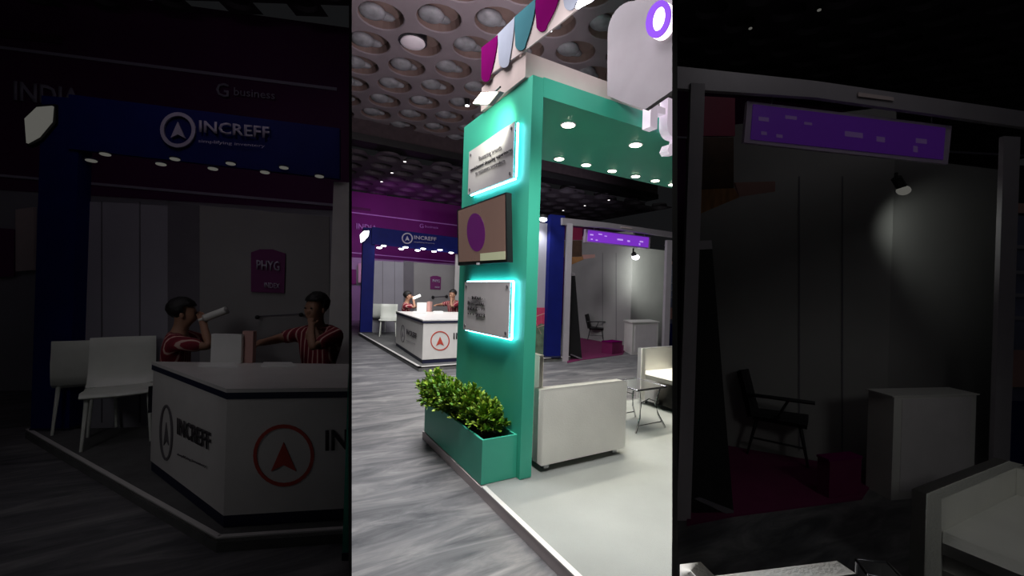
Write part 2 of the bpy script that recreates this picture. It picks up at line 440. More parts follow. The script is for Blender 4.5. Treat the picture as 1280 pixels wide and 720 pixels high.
# ================================================================== THE HALL SHELL
ZONE = None
bm = BM(); box(bm, -14, 22, -4, 24, -.06, 0); struct(finish('floor', bm, 'floor_marbled'))
def light_blocker(name, px, th, label):  # added wall that keeps the bright middle light out of a side bay
    n = pnormal(px); a = []
    for d, z in ((1.9, -.0), (19.5, -.0), (19.5, 6.0), (1.9, 6.0)):
        base = FW*d; # solve lateral so that the point lies on the plane
        p = Vector((base.x, base.y, z)); k = -(p-EYE).dot(n)/RT.dot(n); a.append(p+RT*k)
    bm = BM(); extr(bm, [p-n*th for p in a], n*th*2)
    return struct(finish(name, bm, 'blocker_black'))
light_blocker('wall_light_blocker_left', LX, TL, ''); light_blocker('wall_light_blocker_right', RX, TR, '')

def coffers(name, X0, Y0, nx, ny, dx, dy, z, m0, r, zone, deep, dishes=True, rot=None):
    """slab of round recesses, each with a lumpy duct behind it"""
    global ZONE
    ZONE = zone; N = 20; bm = BM(); cell = []
    hx = dx/2
    def hexd(a):          # distance from centre to border of brick cell (dx by dy)
        c, s_ = abs(math.cos(a)), abs(math.sin(a)); return min(hx/max(c, 1e-6), dy/2/max(s_, 1e-6))
    angs = sorted([2*math.pi*k/N for k in range(N)]+[math.atan2(sy*dy/2, sx*hx) % (2*math.pi) for sx in (1, -1) for sy in (1, -1)])
    n = len(angs)
    for i in range(nx):
        for j in range(ny):
            cxx = X0+i*dx; cyy = Y0+j*dy+(dy/2 if i % 2 else 0)
            pt = lambda x, y, zz: Vector(((rot(x, y))[0], (rot(x, y))[1], zz)) if rot else Vector((x, y, zz))
            o = [bm.verts.new(pt(cxx+hexd(a)*math.cos(a), cyy+hexd(a)*math.sin(a), z)) for a in angs]
            e = [bm.verts.new(pt(cxx+r*1.05*math.cos(a), cyy+r*1.05*math.sin(a), z)) for a in angs]
            c = [bm.verts.new(pt(cxx+r*math.cos(a), cyy+r*math.sin(a), z+.03*deep/.3)) for a in angs]
            t = [bm.verts.new(pt(cxx+r*.93*math.cos(a), cyy+r*.93*math.sin(a), z+deep)) for a in angs]
            for k in range(n):
                q = (k+1) % n
                bm.faces.new((o[k], o[q], e[q], e[k])); bm.faces.new((e[k], e[q], c[q], c[k]))
                bm.faces.new((c[k], c[q], t[q], t[k])).material_index = 1
            bm.faces.new(t).material_index = 1
            if dishes and not (i, j) in dishes:
                b0 = len(bm.faces); w = pt(cxx-.10*r/.36+random.uniform(-.03, .03), cyy+.10*r/.36, z+deep*.62)
                ball(bm, w, r*.62, 1.0, .85, .42, 14, 8)
                w2 = pt(cxx+.06, cyy+.16, z+deep*.8); ball(bm, w2, r*.45, 1.3, .6, .4, 12, 6)
                bm.faces.ensure_lookup_table()
                for f in bm.faces[b0:]: f.material_index = 2; f.smooth = True
    return struct(finish(name, bm, [m0, 'coffer_inner' if dishes else m0, 'duct_grey']))
coffers('ceiling', 1.55-.85*4, 7.31-.945*4, 13, 10, .85, .945, 6.02, 'ceiling_paint', .375, 'C', .16, dishes={(5, 4), (99, 99)})
ZONE = 'C'
# bulkhead where the raised ceiling ends, then the lower far ceiling
mbox('trim_1', (-3, 14, 12.15, 12.5, 5.62, 6.35), 'bulkhead'); bpy.data.objects['trim_1']['kind'] = 'structure'
mbox('trim_2', (-3, 14, 12.1, 12.75, 5.42, 5.62), 'black'); bpy.data.objects['trim_2']['kind'] = 'structure'
coffers('ceiling_far', 1.4, 12.9, 17, 6, .85, .945, 5.3, 'ceiling_far', .33, 'C', .16, dishes=False)
# round white loudspeaker in a recess
c = onz(516, 53, 6.0)
t = thing('ceiling_speaker', 'round white ceiling loudspeaker with dark rim inside a ceiling recess', 'speaker', c)
bm = BM(); disc(bm, c, .26, .12, 28); finish('rim', bm, 'black_satin', t)
bm = BM(); ball(bm, c+Vector((0, 0, -.01)), .23, 1, 1, .25, 24, 10); finish('grille', bm, 'letter_white', t, True)
# tiny lamps on the ceilings
far_l = [(506, 202, 'distant ceiling spot lamp left of the pillar, highest of the left three'), (490, 216, 'distant ceiling spot lamp left of the pillar, middle of the left three'), (477, 227, 'distant ceiling spot lamp left of the pillar, lowest of the left three'),
         (761, 250, 'distant ceiling spot lamp seen under the canopy, rightmost of three'), (731, 257, 'distant ceiling spot lamp seen under the canopy, middle of three'), (704, 263, 'distant ceiling spot lamp seen under the canopy, nearest the green pillar')]
for x, y, lb in far_l:
    p = onz(x, y, 5.24); t = thing('ceiling_lamp', lb, 'lamp', p, 'spot lamps on the far dark ceiling')
    bm = BM(); disc(bm, p, .05, .08, 12); finish('housing', bm, 'black', t)
    bm = BM(); disc(bm, p-Vector((0, 0, .012)), .045, .012, 12); finish('lens', bm, 'lamp_far', t)
for x, y, lb in [(584, 132, 'small bright lamp under the hall ceiling beside the floodlight'), (687, 37.5, 'small bright lamp under the hall ceiling beside the petal banner')]:
    p = onz(x, y, 5.9); t = thing('ceiling_lamp', lb, 'lamp', p)
    bm = BM(); disc(bm, p, .055, .16, 12); finish('housing', bm, 'black', t)
    bm = BM(); disc(bm, p-Vector((0, 0, .012)), .045, .012, 12); finish('lens', bm, 'lamp_white', t)

# ================================================================== GREEN BOOTH
PZ = .08; X0, X1, Y0, Y1 = 1.69, 1.79, 2.68, 3.95
ZONE = 'C'
t = thing('booth_platform', 'low raised booth platform with pale grey carpet and white edge under the green pillar', 'platform', (3.5, 3.5, 0))
bm = BM(); box(bm, 1.41, 7.5, .9, 4.03, 0, PZ-.004); finish('base', bm, 'platform_carpet', t)
bm = BM(); box(bm, 1.385, 1.41, .9, 4.03, 0, PZ-.008); bevel(bm, .003, 1); finish('skirt', bm, 'skirt_white', t)
bm = BM(); box(bm, 1.383, 1.418, .9, 2.70, PZ-.008, PZ+.003); finish('edge_trim', bm, 'white_laminate', t)
# pillar + canopy
t = thing('display_pillar', 'tall flat teal green pillar panel carrying two signs and a screen', 'pillar', (1.74, 3.3, PZ))
bm = BM(); box(bm, X0, X1, Y0, Y1, PZ, 3.13); bevel(bm, .004, 1); finish('panel', bm, 'green_paint', t)
bm = BM(); box(bm, X1, X1+.012, Y0+.012, Y1, PZ, 2.985); finish('back_panel', bm, 'green_paint', t)
t = thing('booth_canopy', 'teal green booth canopy with shallow fascia and flat soffit full of downlights', 'canopy', (3.5, 3.3, 2.99))
bm = BM(); box(bm, X1+.001, 7.5, Y0+.01, 3.98, 2.99, 3.02); finish('soffit', bm, 'green_paint', t)
bm = BM(); box(bm, X1+.001, 7.5, Y0, Y0+.03, 2.988, 3.14); bevel(bm, .003, 1); finish('fascia', bm, 'green_paint', t)
bm = BM(); box(bm, X1+.001, 7.5, Y0+.031, 3.97, 3.02, 3.13); finish('roof_deck', bm, 'green_paint', t)
dl = [(2.28, 3.0, .055, 'large canopy downlight nearest the green pillar'), (3.14, 3.02, .055, 'large canopy downlight in front of the back row, right one of two')]
names = ['nearest the pillar', 'second from the pillar', 'third from the pillar', 'fourth from the pillar', 'fifth from the pillar', 'farthest from the pillar at the divider']
dl += [(x, 3.83, .048, 'small canopy downlight in the back row, '+nm) for x, nm in zip((2.80, 3.19, 3.60, 4.0, 4.36, 4.70), names)]
for x, y, r, lb in dl:
    t = thing('downlight', lb, 'light', (x, y, 2.985), 'downlights in the green canopy')
    bm = BM(); disc(bm, (x, y, 2.99), r*1.25, -.008, 24); finish('trim_ring', bm, 'letter_white', t)
    bm = BM(); disc(bm, (x, y, 2.982), r, -.004, 24); finish('lens', bm, 'lamp_warm', t)
    light('SPOT', 'downlight_beam', (x, y, 2.96), 55 if r > .05 else 60, (1, .93, .78), .04, None, 125, .8)
# white header above
t = thing('header_beam', 'white header beam running along the top of the green canopy', 'beam', (1.7, 2.8, 3.14))
bm = BM(); box(bm, 1.672, 7.5, 2.76, 2.86, 3.142, 3.335); finish('front_fascia', bm, 'banner_cloth', t)
bm = BM(); box(bm, 1.672, 1.75, 2.861, 3.53, 3.142, 3.36); finish('side_fascia', bm, 'banner_cloth', t)
PX = ((1.655, 0), (1.655, 1))
t = thing('petal_banner', 'white banner with magenta, teal and pale petals above the pillar', 'banner', (1.66, 2.8, 3.34))
C_.slab('cloth', [(602.4, 62), (602.4, 100), (657, 62.5), (696, 32), (745, -8), (720, -30), (665, 3.5), (643, 21), (640, 25), (622, 43)], *PX, .012, 'petal_cloth', t)
def petal(name, pts, m):
    # round the tongue
    return C_.slab(name, pts, *PX, .006, m, t, off=.008)
def tongue(x0, y0, x1, y1, bx, by, w):     # top-left, top-right, bottom centre, half width at the round end
    L = [(x0, y0)]; 
    for k in range(9):
        f = k/8; L.append((x0+(bx-w-x0)*f**1.3+0, y0+(by-w*1.2-y0)*f))
    for k in range(1, 10):
        a = math.pi-math.pi*k/10; L.append((bx+w*math.cos(a), by-w*1.2+w*1.2*math.sin(a)))
    for k in range(9):
        f = 1-k/8; L.append((x1+(bx+w-x1)*f**1.6, y1+(by-w*1.2-y1)*f))
    return L
petal('petal', tongue(602.6, 60, 623, 44, 608, 102.5, 5.5), 'petal_magenta')
petal('petal', tongue(623.2, 43, 644, 22, 631, 85, 6.5), 'petal_pale')
petal('petal', tongue(644.2, 21.5, 671, -2, 651.5, 63.5, 6.5), 'petal_teal')
petal('petal', tongue(670, 1, 701, -12, 678, 40, 6.5), 'petal_magenta')
petal('petal', tongue(704, -10, 735, -12, 713, 13.5, 7), 'petal_pale')
# small floodlight behind the banner edge near the top of the frame
t = thing('banner_floodlight', 'bright floodlight bar at the top behind the petal banner', 'light', (1.60, 1.95, 3.4))
C_.slab('lens', [(719, 10), (736, 1), (744, -6), (731, -8), (722, 2)], (1.63, 0), (1.63, 1), .02, 'lamp_white', t)
C_.slab('housing', [(718, 10), (722, 1), (730, -10), (746, -10), (740, -3)], (1.634, 0), (1.634, 1), .015, 'black', t)
# rounded sign board
PB = ((2.44, 0), (2.44, 1))
t = thing('hanging_sign_board', 'grey rounded sign board with glowing purple ring letter at the top right', 'sign', (2.44, 2.4, 3.2))
arc = [(759.5, 44)]
for k in range(1, 9):
    a = math.pi/2*k/8; arc.append((793-33.5*math.cos(a), 44-43*math.sin(a)))
bd = arc+[(812, -14), (870, -40), (870, 96), (842, 112), (806, 137), (782, 129), (759, 119.5)]
C_.slab('board', bd, *PB, .04, 'board_grey', t)
def ell(cx_, cy_, rx, ry, rot, n=32): 
    return [(cx_+rx*math.cos(a)*math.cos(rot)-ry*math.sin(a)*math.sin(rot), cy_+rx*math.cos(a)*math.sin(rot)+ry*math.sin(a)*math.cos(rot)) for a in [2*math.pi*k/n for k in range(n)]]
C_.slab('ring_body', ell(830.5, 28, 14.5, 24, .3), *PB, .03, 'ring_glow', t, off=.035)
def ringslab(name, o, i, P, m, parent, off, th=.012, bay=C_):
    bm = BM(); n = away(*P, 1.0)
    A = [bay.on(x, y, *P)-n*off for x, y in o]; B = [bay.on(x, y, *P)-n*off for x, y in i]; K = len(A)
    va = [bm.verts.new(p) for p in A]; vb = [bm.verts.new(p) for p in B]; vc = [bm.verts.new(p+n*th) for p in A]; vd = [bm.verts.new(p+n*th) for p in B]
    for k in range(K):
        q = (k+1) % K
        bm.faces.new((va[k], va[q], vb[q], vb[k])); bm.faces.new((vc[k], vd[k], vd[q], vc[q])); bm.faces.new((va[k], vc[k], vc[q], va[q])); bm.faces.new((vb[k], vb[q], vd[q], vd[k]))
    return finish(name, bm, m, parent)
ringslab('ring_face', ell(829, 27, 14.5, 24, .3), ell(829.5, 26.5, 7.8, 15.5, .22), PB, 'ring_purple', t, .055)
# channel letters
def channel(name, polys, label, y=2.57, dep=.09):
    t = thing(name, label, 'letter', (polys[0][0][0], y, polys[0][0][1]))
    bm = BM()
    for pl in polys: extr(bm, [Vector((a, y, b)) for a, b in pl], Vector((0, dep, 0)))
    bevel(bm, .006, 2, 40)
    o = finish('letter_body', bm, 'letter_lit', t); return t
channel('channel_letter', [[(2.84, 2.96), (2.93, 2.96), (2.93, 3.33), (2.84, 3.33)], [(2.931, 3.10), (3.03, 3.11), (3.03, 3.165), (2.931, 3.165)], [(2.931, 3.27), (3.06, 3.27), (3.06, 3.33), (2.931, 3.33)]], 'white three-dimensional letter F on the canopy fascia')
def arcpts(cx_, cz_, r, a0, a1, n=10): return [(cx_+r*math.cos(math.radians(a0+(a1-a0)*k/n)), cz_+r*math.sin(math.radians(a0+(a1-a0)*k/n))) for k in range(n+1)]
ypoly = [(3.055, 3.27), (3.055, 3.04)]+arcpts(3.155, 3.03, .10, 180, 270)[1:]+[(3.20, 2.93), (3.20, 2.90)]+[(3.10, 2.86), (3.07, 2.80), (3.10, 2.77), (3.20, 2.79), (3.29, 2.86), (3.29, 3.27), (3.21, 3.27), (3.21, 3.00), (3.17, 2.985)]+[(3.135, 3.0), (3.125, 3.05), (3.125, 3.27)]
channel('channel_letter', [ypoly], 'white three-dimensional letter y with curled tail on the canopy fascia')

# signs on the pillar
def pillar_sign(zt0, zt1, zb0, zb1, yL, yR, label, lines, nm):
    """left edge = far (yL), right = near (yR)"""
    t = thing('backlit_sign', label, 'sign', (1.63, (yL+yR)/2, zb0))
    bm = BM(); pts = [Vector((1.632, yL, zb0)), Vector((1.632, yL, zt0)), Vector((1.632, yR, zt1)), Vector((1.632, yR, zb1))]
    extr(bm, pts, Vector((.008, 0, 0))); bevel(bm, .002, 1); pn = finish('panel', bm, 'sign_acrylic', t)
    for y, z in ((yL-.04, zb0+.04), (yL-.04, zt0-.04), (yR+.04, zt1-.04), (yR+.04, zb1+.04)):
        bm = BM(); disc(bm, (1.626, y, z), .013, .06, 14, Vector((1, 0, 0))); finish('standoff', bm, 'column_grey', t)
    return t, pn
def strip(t, y0, z0, y1, z1, w=.02, x0=1.655, x1=1.668):
    bm = BM(); d = Vector((0, y1-y0, z1-z0)).normalized(); n = Vector((0, -d.z, d.y))*w
    a = Vector((x0, y0, z0)); b = Vector((x0, y1, z1)); extr(bm, [a-n, b-n, b+n, a+n], Vector((x1-x0, 0, 0))); finish('led_strip', bm, 'led_cyan', t)
SX = 1.632/1.69
def SY(px, py): p = onplane(px, py, (1.632, 0), (1.632, 1)); return p.y, p.z
(aL, zt0), (aR, zt1) = SY(586.5, 190), SY(643, 152); (_, zb1), (_, zb0) = SY(643, 221), SY(585.5, 243)
s1, p1 = pillar_sign(zt0, zt1, zb0, zb1, aL, aR, 'upper white backlit sign with three lines of grey text on the green pillar', None, '')
strip(s1, aR-.006, zb1+.01, aR-.006, zt1-.005, .007); strip(s1, aL-.01, zb0-.004, aR+.0, zb1-.004, .007)
PS = ((1.632, 0), (1.632, 1))
C_.text('text_line', 'Powering brands', (600, 202), (628, 188), (599, 196), *PS, 'text_grey', p1, .002)
C_.text('text_line', 'omnichannel shopping experiences', (588.5, 216), (641.5, 190), (588.3, 211), *PS, 'text_dark', p1, .002, .01)
C_.text('text_line', 'to customers everywhere', (595, 220), (632, 204), (594.8, 215), *PS, 'text_grey', p1, .002)
(bL, zt0), (bR, zt1) = SY(581, 352.5), SY(637.5, 352); (_, zb1), (_, zb0) = SY(636, 424), SY(580.5, 412)
s2, p2 = pillar_sign(zt0, zt1, zb0, zb1, bL, bR, 'lower white backlit sign reading INDIA PHYGITAL INDEX 2023 on the green pillar', None, '')
strip(s2, bR-.006, zb1, bR-.006, zt1, .007); strip(s2, bL, zb0-.004, bR, zb1-.004, .007); strip(s2, bL, zt0+.004, bR, zt1+.004, .007)
C_.text('text_line', 'INDIA', (590.5, 374), (602.5, 375), (590.5, 370), *PS, 'text_dark', p2, .002, .012)
C_.text('text_line', '• •', (585.8, 372.5), (589, 372.8), (585.8, 371.5), *PS, 'text_grey', p2, .002, .01)
C_.text('text_line', '• •', (603.5, 374), (607.2, 374.3), (603.5, 372.8), *PS, 'text_grey', p2, .002, .01)
C_.text('text_line', 'PHYGITAL', (585.5, 380.5), (607, 383), (585.5, 376.2), *PS, 'text_dark', p2, .002, .012)
C_.text('text_line', 'INDEX', (585.5, 387), (597.5, 388.8), (585.5, 382.8), *PS, 'text_dark', p2, .002, .012)
C_.text('text_line', '• • •', (599, 387.5), (606.5, 388.4), (599, 386), *PS, 'text_grey', p2, .002, .01)
C_.text('text_line', '• •  •', (585.6, 393), (593, 394), (585.6, 390.6), *PS, 'text_dark', p2, .002, .01)
C_.text('text_line', '2023', (595.3, 395.5), (606.8, 397), (595.3, 391), *PS, 'text_dark', p2, .002, .012)
# television
t = thing('wall_television', 'black framed television showing a purple oval on the green pillar', 'television', (1.6, 3.5, 1.74))
TVP = ((1.60, 0), (1.60, 1))
C_.slab('frame', [(571.3, 262.5), (632.6, 240.5), (634.2, 327.5), (572.6, 332)], *TVP, .05, 'black_satin', t)
dsp = C_.slab('display', [(573, 263.8), (631.2, 243), (632, 324.3), (573.8, 327.5)], *TVP, .005, 'screen', t, off=.003)
C_.slab('displayed_oval', ell(595.5, 290.5, 11.2, 24, -.06, 36), *TVP, .004, 'screen_oval', dsp, off=.006)
C_.slab('displayed_note', [(601, 317), (632, 314), (632, 324.3), (601, 326)], *TVP, .004, 'screen_note', dsp, off=.006)
C_.slab('logo_plate', [(596, 328.3), (599.5, 328.2), (599.5, 331), (596, 331.2)], *TVP, .003, 'letter_white', t, off=.004)
bm = BM(); box(bm, 1.65, 1.689, 3.25, 3.75, 1.85, 2.2); finish('wall_bracket', bm, 'black', t)
# floodlight on arm washing the pillar
t = thing('arm_floodlight', 'glowing rectangular floodlight on a thin black arm at the pillar top', 'light', (1.45, 3.0, 3.05))
FP = ((1.42, 0), (1.42, 1))
hd = [onplane(x, y, *FP) for x, y in ((590, 130), (602, 115), (625, 114), (611, 131))]
bm = BM(); cc = sum(hd, Vector())/4; n_ = (hd[1]-hd[0]).cross(hd[3]-hd[0]).normalized(); n_ = n_ if n_.dot(EYE-cc) > 0 else -n_
extr(bm, hd, n_*-.035); bevel(bm, .003, 1); finish('housing', bm, 'aluminium_dark', t)
bm = BM(); extr(bm, [cc+(p-cc)*.86+n_*.004 for p in hd], n_*.004); finish('lens', bm, 'lamp_warm', t)
bm = BM(); tube(bm, [hd[2]+Vector((0, 0, .03)), Vector((1.60, 3.13, 3.145)), Vector((1.72, 3.15, 3.15))], .007); finish('arm', bm, 'black', t)
light('SPOT', 'floodlight_beam', cc+Vector((-.02, .0, -.05)), 40, (.95, 1, .80), .06, (1.70, 3.2, 2.9), 110, 1.0)

# planter
t = thing('planter_box', 'long teal green planter box standing against the pillar', 'planter', (1.54, 3.3, PZ))
bm = BM(); zt = .405; a0, a1, b0, b1 = 1.392, 1.688, 2.73, 4.0
box(bm, a0, a0+.018, b0, b1, PZ, zt); box(bm, a1-.012, a1, b0+.018, b1-.018, PZ, zt-.002); box(bm, a0+.018, a1, b0, b0+.018, PZ, zt); box(bm, a0+.018, a1, b1-.018, b1, PZ, zt)
finish('box', bm, 'green_paint', t)
bm = BM(); box(bm, a0+.018, a1-.012, b0+.018, b1-.018, .30, .335); finish('soil', bm, 'soil', t)
def leaf(bm, c, d, up, ln, w):
    sd = d.cross(up).normalized(); up = sd.cross(d).normalized()
    q = [c, c+d*ln*.35+sd*w+up*ln*.08, c+d*ln*.75+sd*w*.7+up*ln*.05, c+d*ln, c+d*ln*.75-sd*w*.7+up*ln*.05, c+d*ln*.35-sd*w+up*ln*.08, c+d*ln*.4, c+d*ln*.75]
    v = [bm.verts.new(p) for p in q]
    for f in ((0, 1, 6), (1, 2, 7, 6), (2, 3, 7), (0, 6, 5), (6, 7, 4, 5), (7, 3, 4)): bm.faces.new([v[i] for i in f])
def shrub(cx_, cy_, z0, rx, ry, hh, label, n=110, lean=Vector((0, 0, 0)), group='leafy shrubs in the green planter'):
    t = thing('leafy_shrub', label, 'plant', (cx_, cy_, z0), group)
    bs = BM(); bl = BM()
    n = int(n*1.25)
    for k in range(n):
        th = random.uniform(0, 2*math.pi); ph = math.acos(random.uniform(-.1, 1)); rr = random.uniform(.55, 1.0)
        e = Vector((cx_, cy_, z0+.12))+Vector((math.cos(th)*math.sin(ph)*rx, math.sin(th)*math.sin(ph)*ry, math.cos(ph)*hh))*rr+lean*rr
        st = Vector((cx_+random.uniform(-.04, .04), cy_+random.uniform(-.04, .04), z0)); mid = st.lerp(e, .5)+Vector((0, 0, .04))
        tube(bs, [st, mid, e], .0028, 4, .0015)
        out = (e-mid).normalized()
        for q in range(15):
            f = random.uniform(.35, 1.0); p = mid.lerp(e, f) if f > .5 else st.lerp(mid, .6+f*.4)
            p = mid.lerp(e, random.uniform(.2, 1.08))
            d = (out+Vector((random.uniform(-1, 1), random.uniform(-1, 1), random.uniform(-.7, 1)))*.9).normalized()
            nf = len(bl.faces); leaf(bl, p, d, Vector((random.uniform(-.5, .5), random.uniform(-.5, .5), 1)).normalized(), random.uniform(.032, .055), random.uniform(.010, .017))
            if random.random() < .3+.3*(e.z-z0)/hh*.5:
                bl.faces.ensure_lookup_table()
                for ff in bl.faces[nf:]: ff.material_index = 1
    finish('stems', bs, 'stem', t); finish('foliage', bl, ['leaf', 'leaf_yellow'], t)
shrub(1.54, 2.97, .335, .155, .20, .21, 'low leafy green shrub at the near end of the planter box', 80, Vector((0, -.02, 0)))
shrub(1.52, 3.19, .335, .18, .20, .25, 'leafy green shrub second from the near end of the planter box', 90, Vector((-.03, 0, 0)))
shrub(1.50, 3.43, .335, .19, .20, .26, 'leafy green shrub in the middle of the planter box', 95, Vector((-.04, 0, 0)))
shrub(1.48, 3.68, .335, .19, .20, .25, 'leafy green shrub second from the far end of the planter box', 90, Vector((-.06, 0, 0)))
shrub(1.49, 3.87, .335, .18, .17, .25, 'spreading leafy green shrub at the far end of the planter box', 90, Vector((-.06, .04, 0)))

# sofas
def sofa(name, label, x0, x1, y0, y1, z, back, armh, backh, seath, m='leatherette', cat='sofa', arm=.13, armn=True, armf=True, legh=.055, bt=.17, farh=None):
    """back: 'lowx' or 'highx' – which side the backrest is on"""
    t = thing(name, label, cat, ((x0+x1)/2, (y0+y1)/2, z))
    def part(nm, a, bv=.018):
        bm = BM(); box(bm, *a); bevel(bm, bv, 3); return finish(nm, bm, m, t, True)
    if back == 'lowx': bx0, bx1, sx0, sx1 = x0, x0+bt, x0+bt, x1
    else: bx0, bx1, sx0, sx1 = x1-bt, x1, x0, x1-bt
    ya, yb = (y0+arm if armn else y0), (y1-arm if armf else y1)
    part('backrest', (bx0+.002, bx1, ya+.002, yb-.002, z+legh+.02, z+backh))
    if armn: part('armrest', (x0, x1, y0, y0+arm, z+legh, z+armh), .014)
    if armf: part('armrest', (x0, x1, y1-arm, y1, z+legh, z+(farh or armh)), .014)
    part('seat_base', (sx0+.003, sx1-.006, ya+.003, yb-.003, z+legh+.01, z+seath-.10))
    part('seat_cushion', (sx0+.004, sx1+(.01 if back == 'lowx' else 0)-.006, ya+.006, yb-.006, z+seath-.10, z+seath), .03)
    for lx in (x0+.08, x1-.08):
        for ly in (y0+.07, y1-.07):
            bm = BM(); box(bm, lx-.025, lx+.025, ly-.025, ly+.025, z, z+legh); finish('leg', bm, 'chrome', t)
    return t
sofa('club_armchair', 'white leatherette armchair with broad plain arm beside the green pillar', 1.90, 2.80, 2.70, 3.40, PZ, 'lowx', .64, .90, .38, bt=.08, farh=.46, cat='armchair')
sofa('two_seat_sofa', 'white leatherette sofa beyond the small table, facing the white armchair', 4.22, 5.10, 2.2, 3.90, PZ, 'highx', .715, .74, .44)
# tube table
t = thing('side_table', 'small square table with dark glass top and bent chrome tube legs', 'table', (3.6, 3.35, PZ))
tx0, tx1, ty0, ty1, tz = 3.30, 3.74, 3.04, 3.46, .515
bm = BM(); box(bm, tx0+.012, tx1-.012, ty0+.012, ty1-.012, tz, tz+.008); finish('glass_top', bm, 'dark_glass', t)
bm = BM(); fr = [(tx0, ty0, tz), (tx1, ty0, tz), (tx1, ty1, tz), (tx0, ty1, tz), (tx0, ty0, tz)]
for a, b in zip(fr, fr[1:]): tube(bm, [a, b], .011)
finish('top_frame', bm, 'chrome', t, True)
mx_, my_ = (tx0+tx1)/2, (ty0+ty1)/2
for a, b in ((tx0, ty0), (tx1, ty0), (tx1, ty1), (tx0, ty1)):
    dx_, dy_ = (1 if a > mx_ else -1), (1 if b > my_ else -1)
    bm = BM(); tube(bm, [(a-dx_*.06, b-dy_*.03, tz), (a-dx_*.11, b-dy_*.05, .34), (a-dx_*.08, b-dy_*.03, .22), (a, b, PZ)], .010); finish('leg', bm, 'chrome', t, True)
for yy, dy_ in ((ty0, -1), (ty1, 1)):
    bm = BM(); tube(bm, [(tx0+.035, yy+dy_*-.015, .145), (tx1-.035, yy+dy_*-.015, .145)], .007); finish('stretcher', bm, 'chrome', t, True)
    bm = BM(); tube(bm, [(tx0+.11, yy-dy_*.05, .36), (mx_, yy-dy_*.04, .40), (tx1-.11, yy-dy_*.05, .36)], .006); finish('brace', bm, 'chrome', t, True)

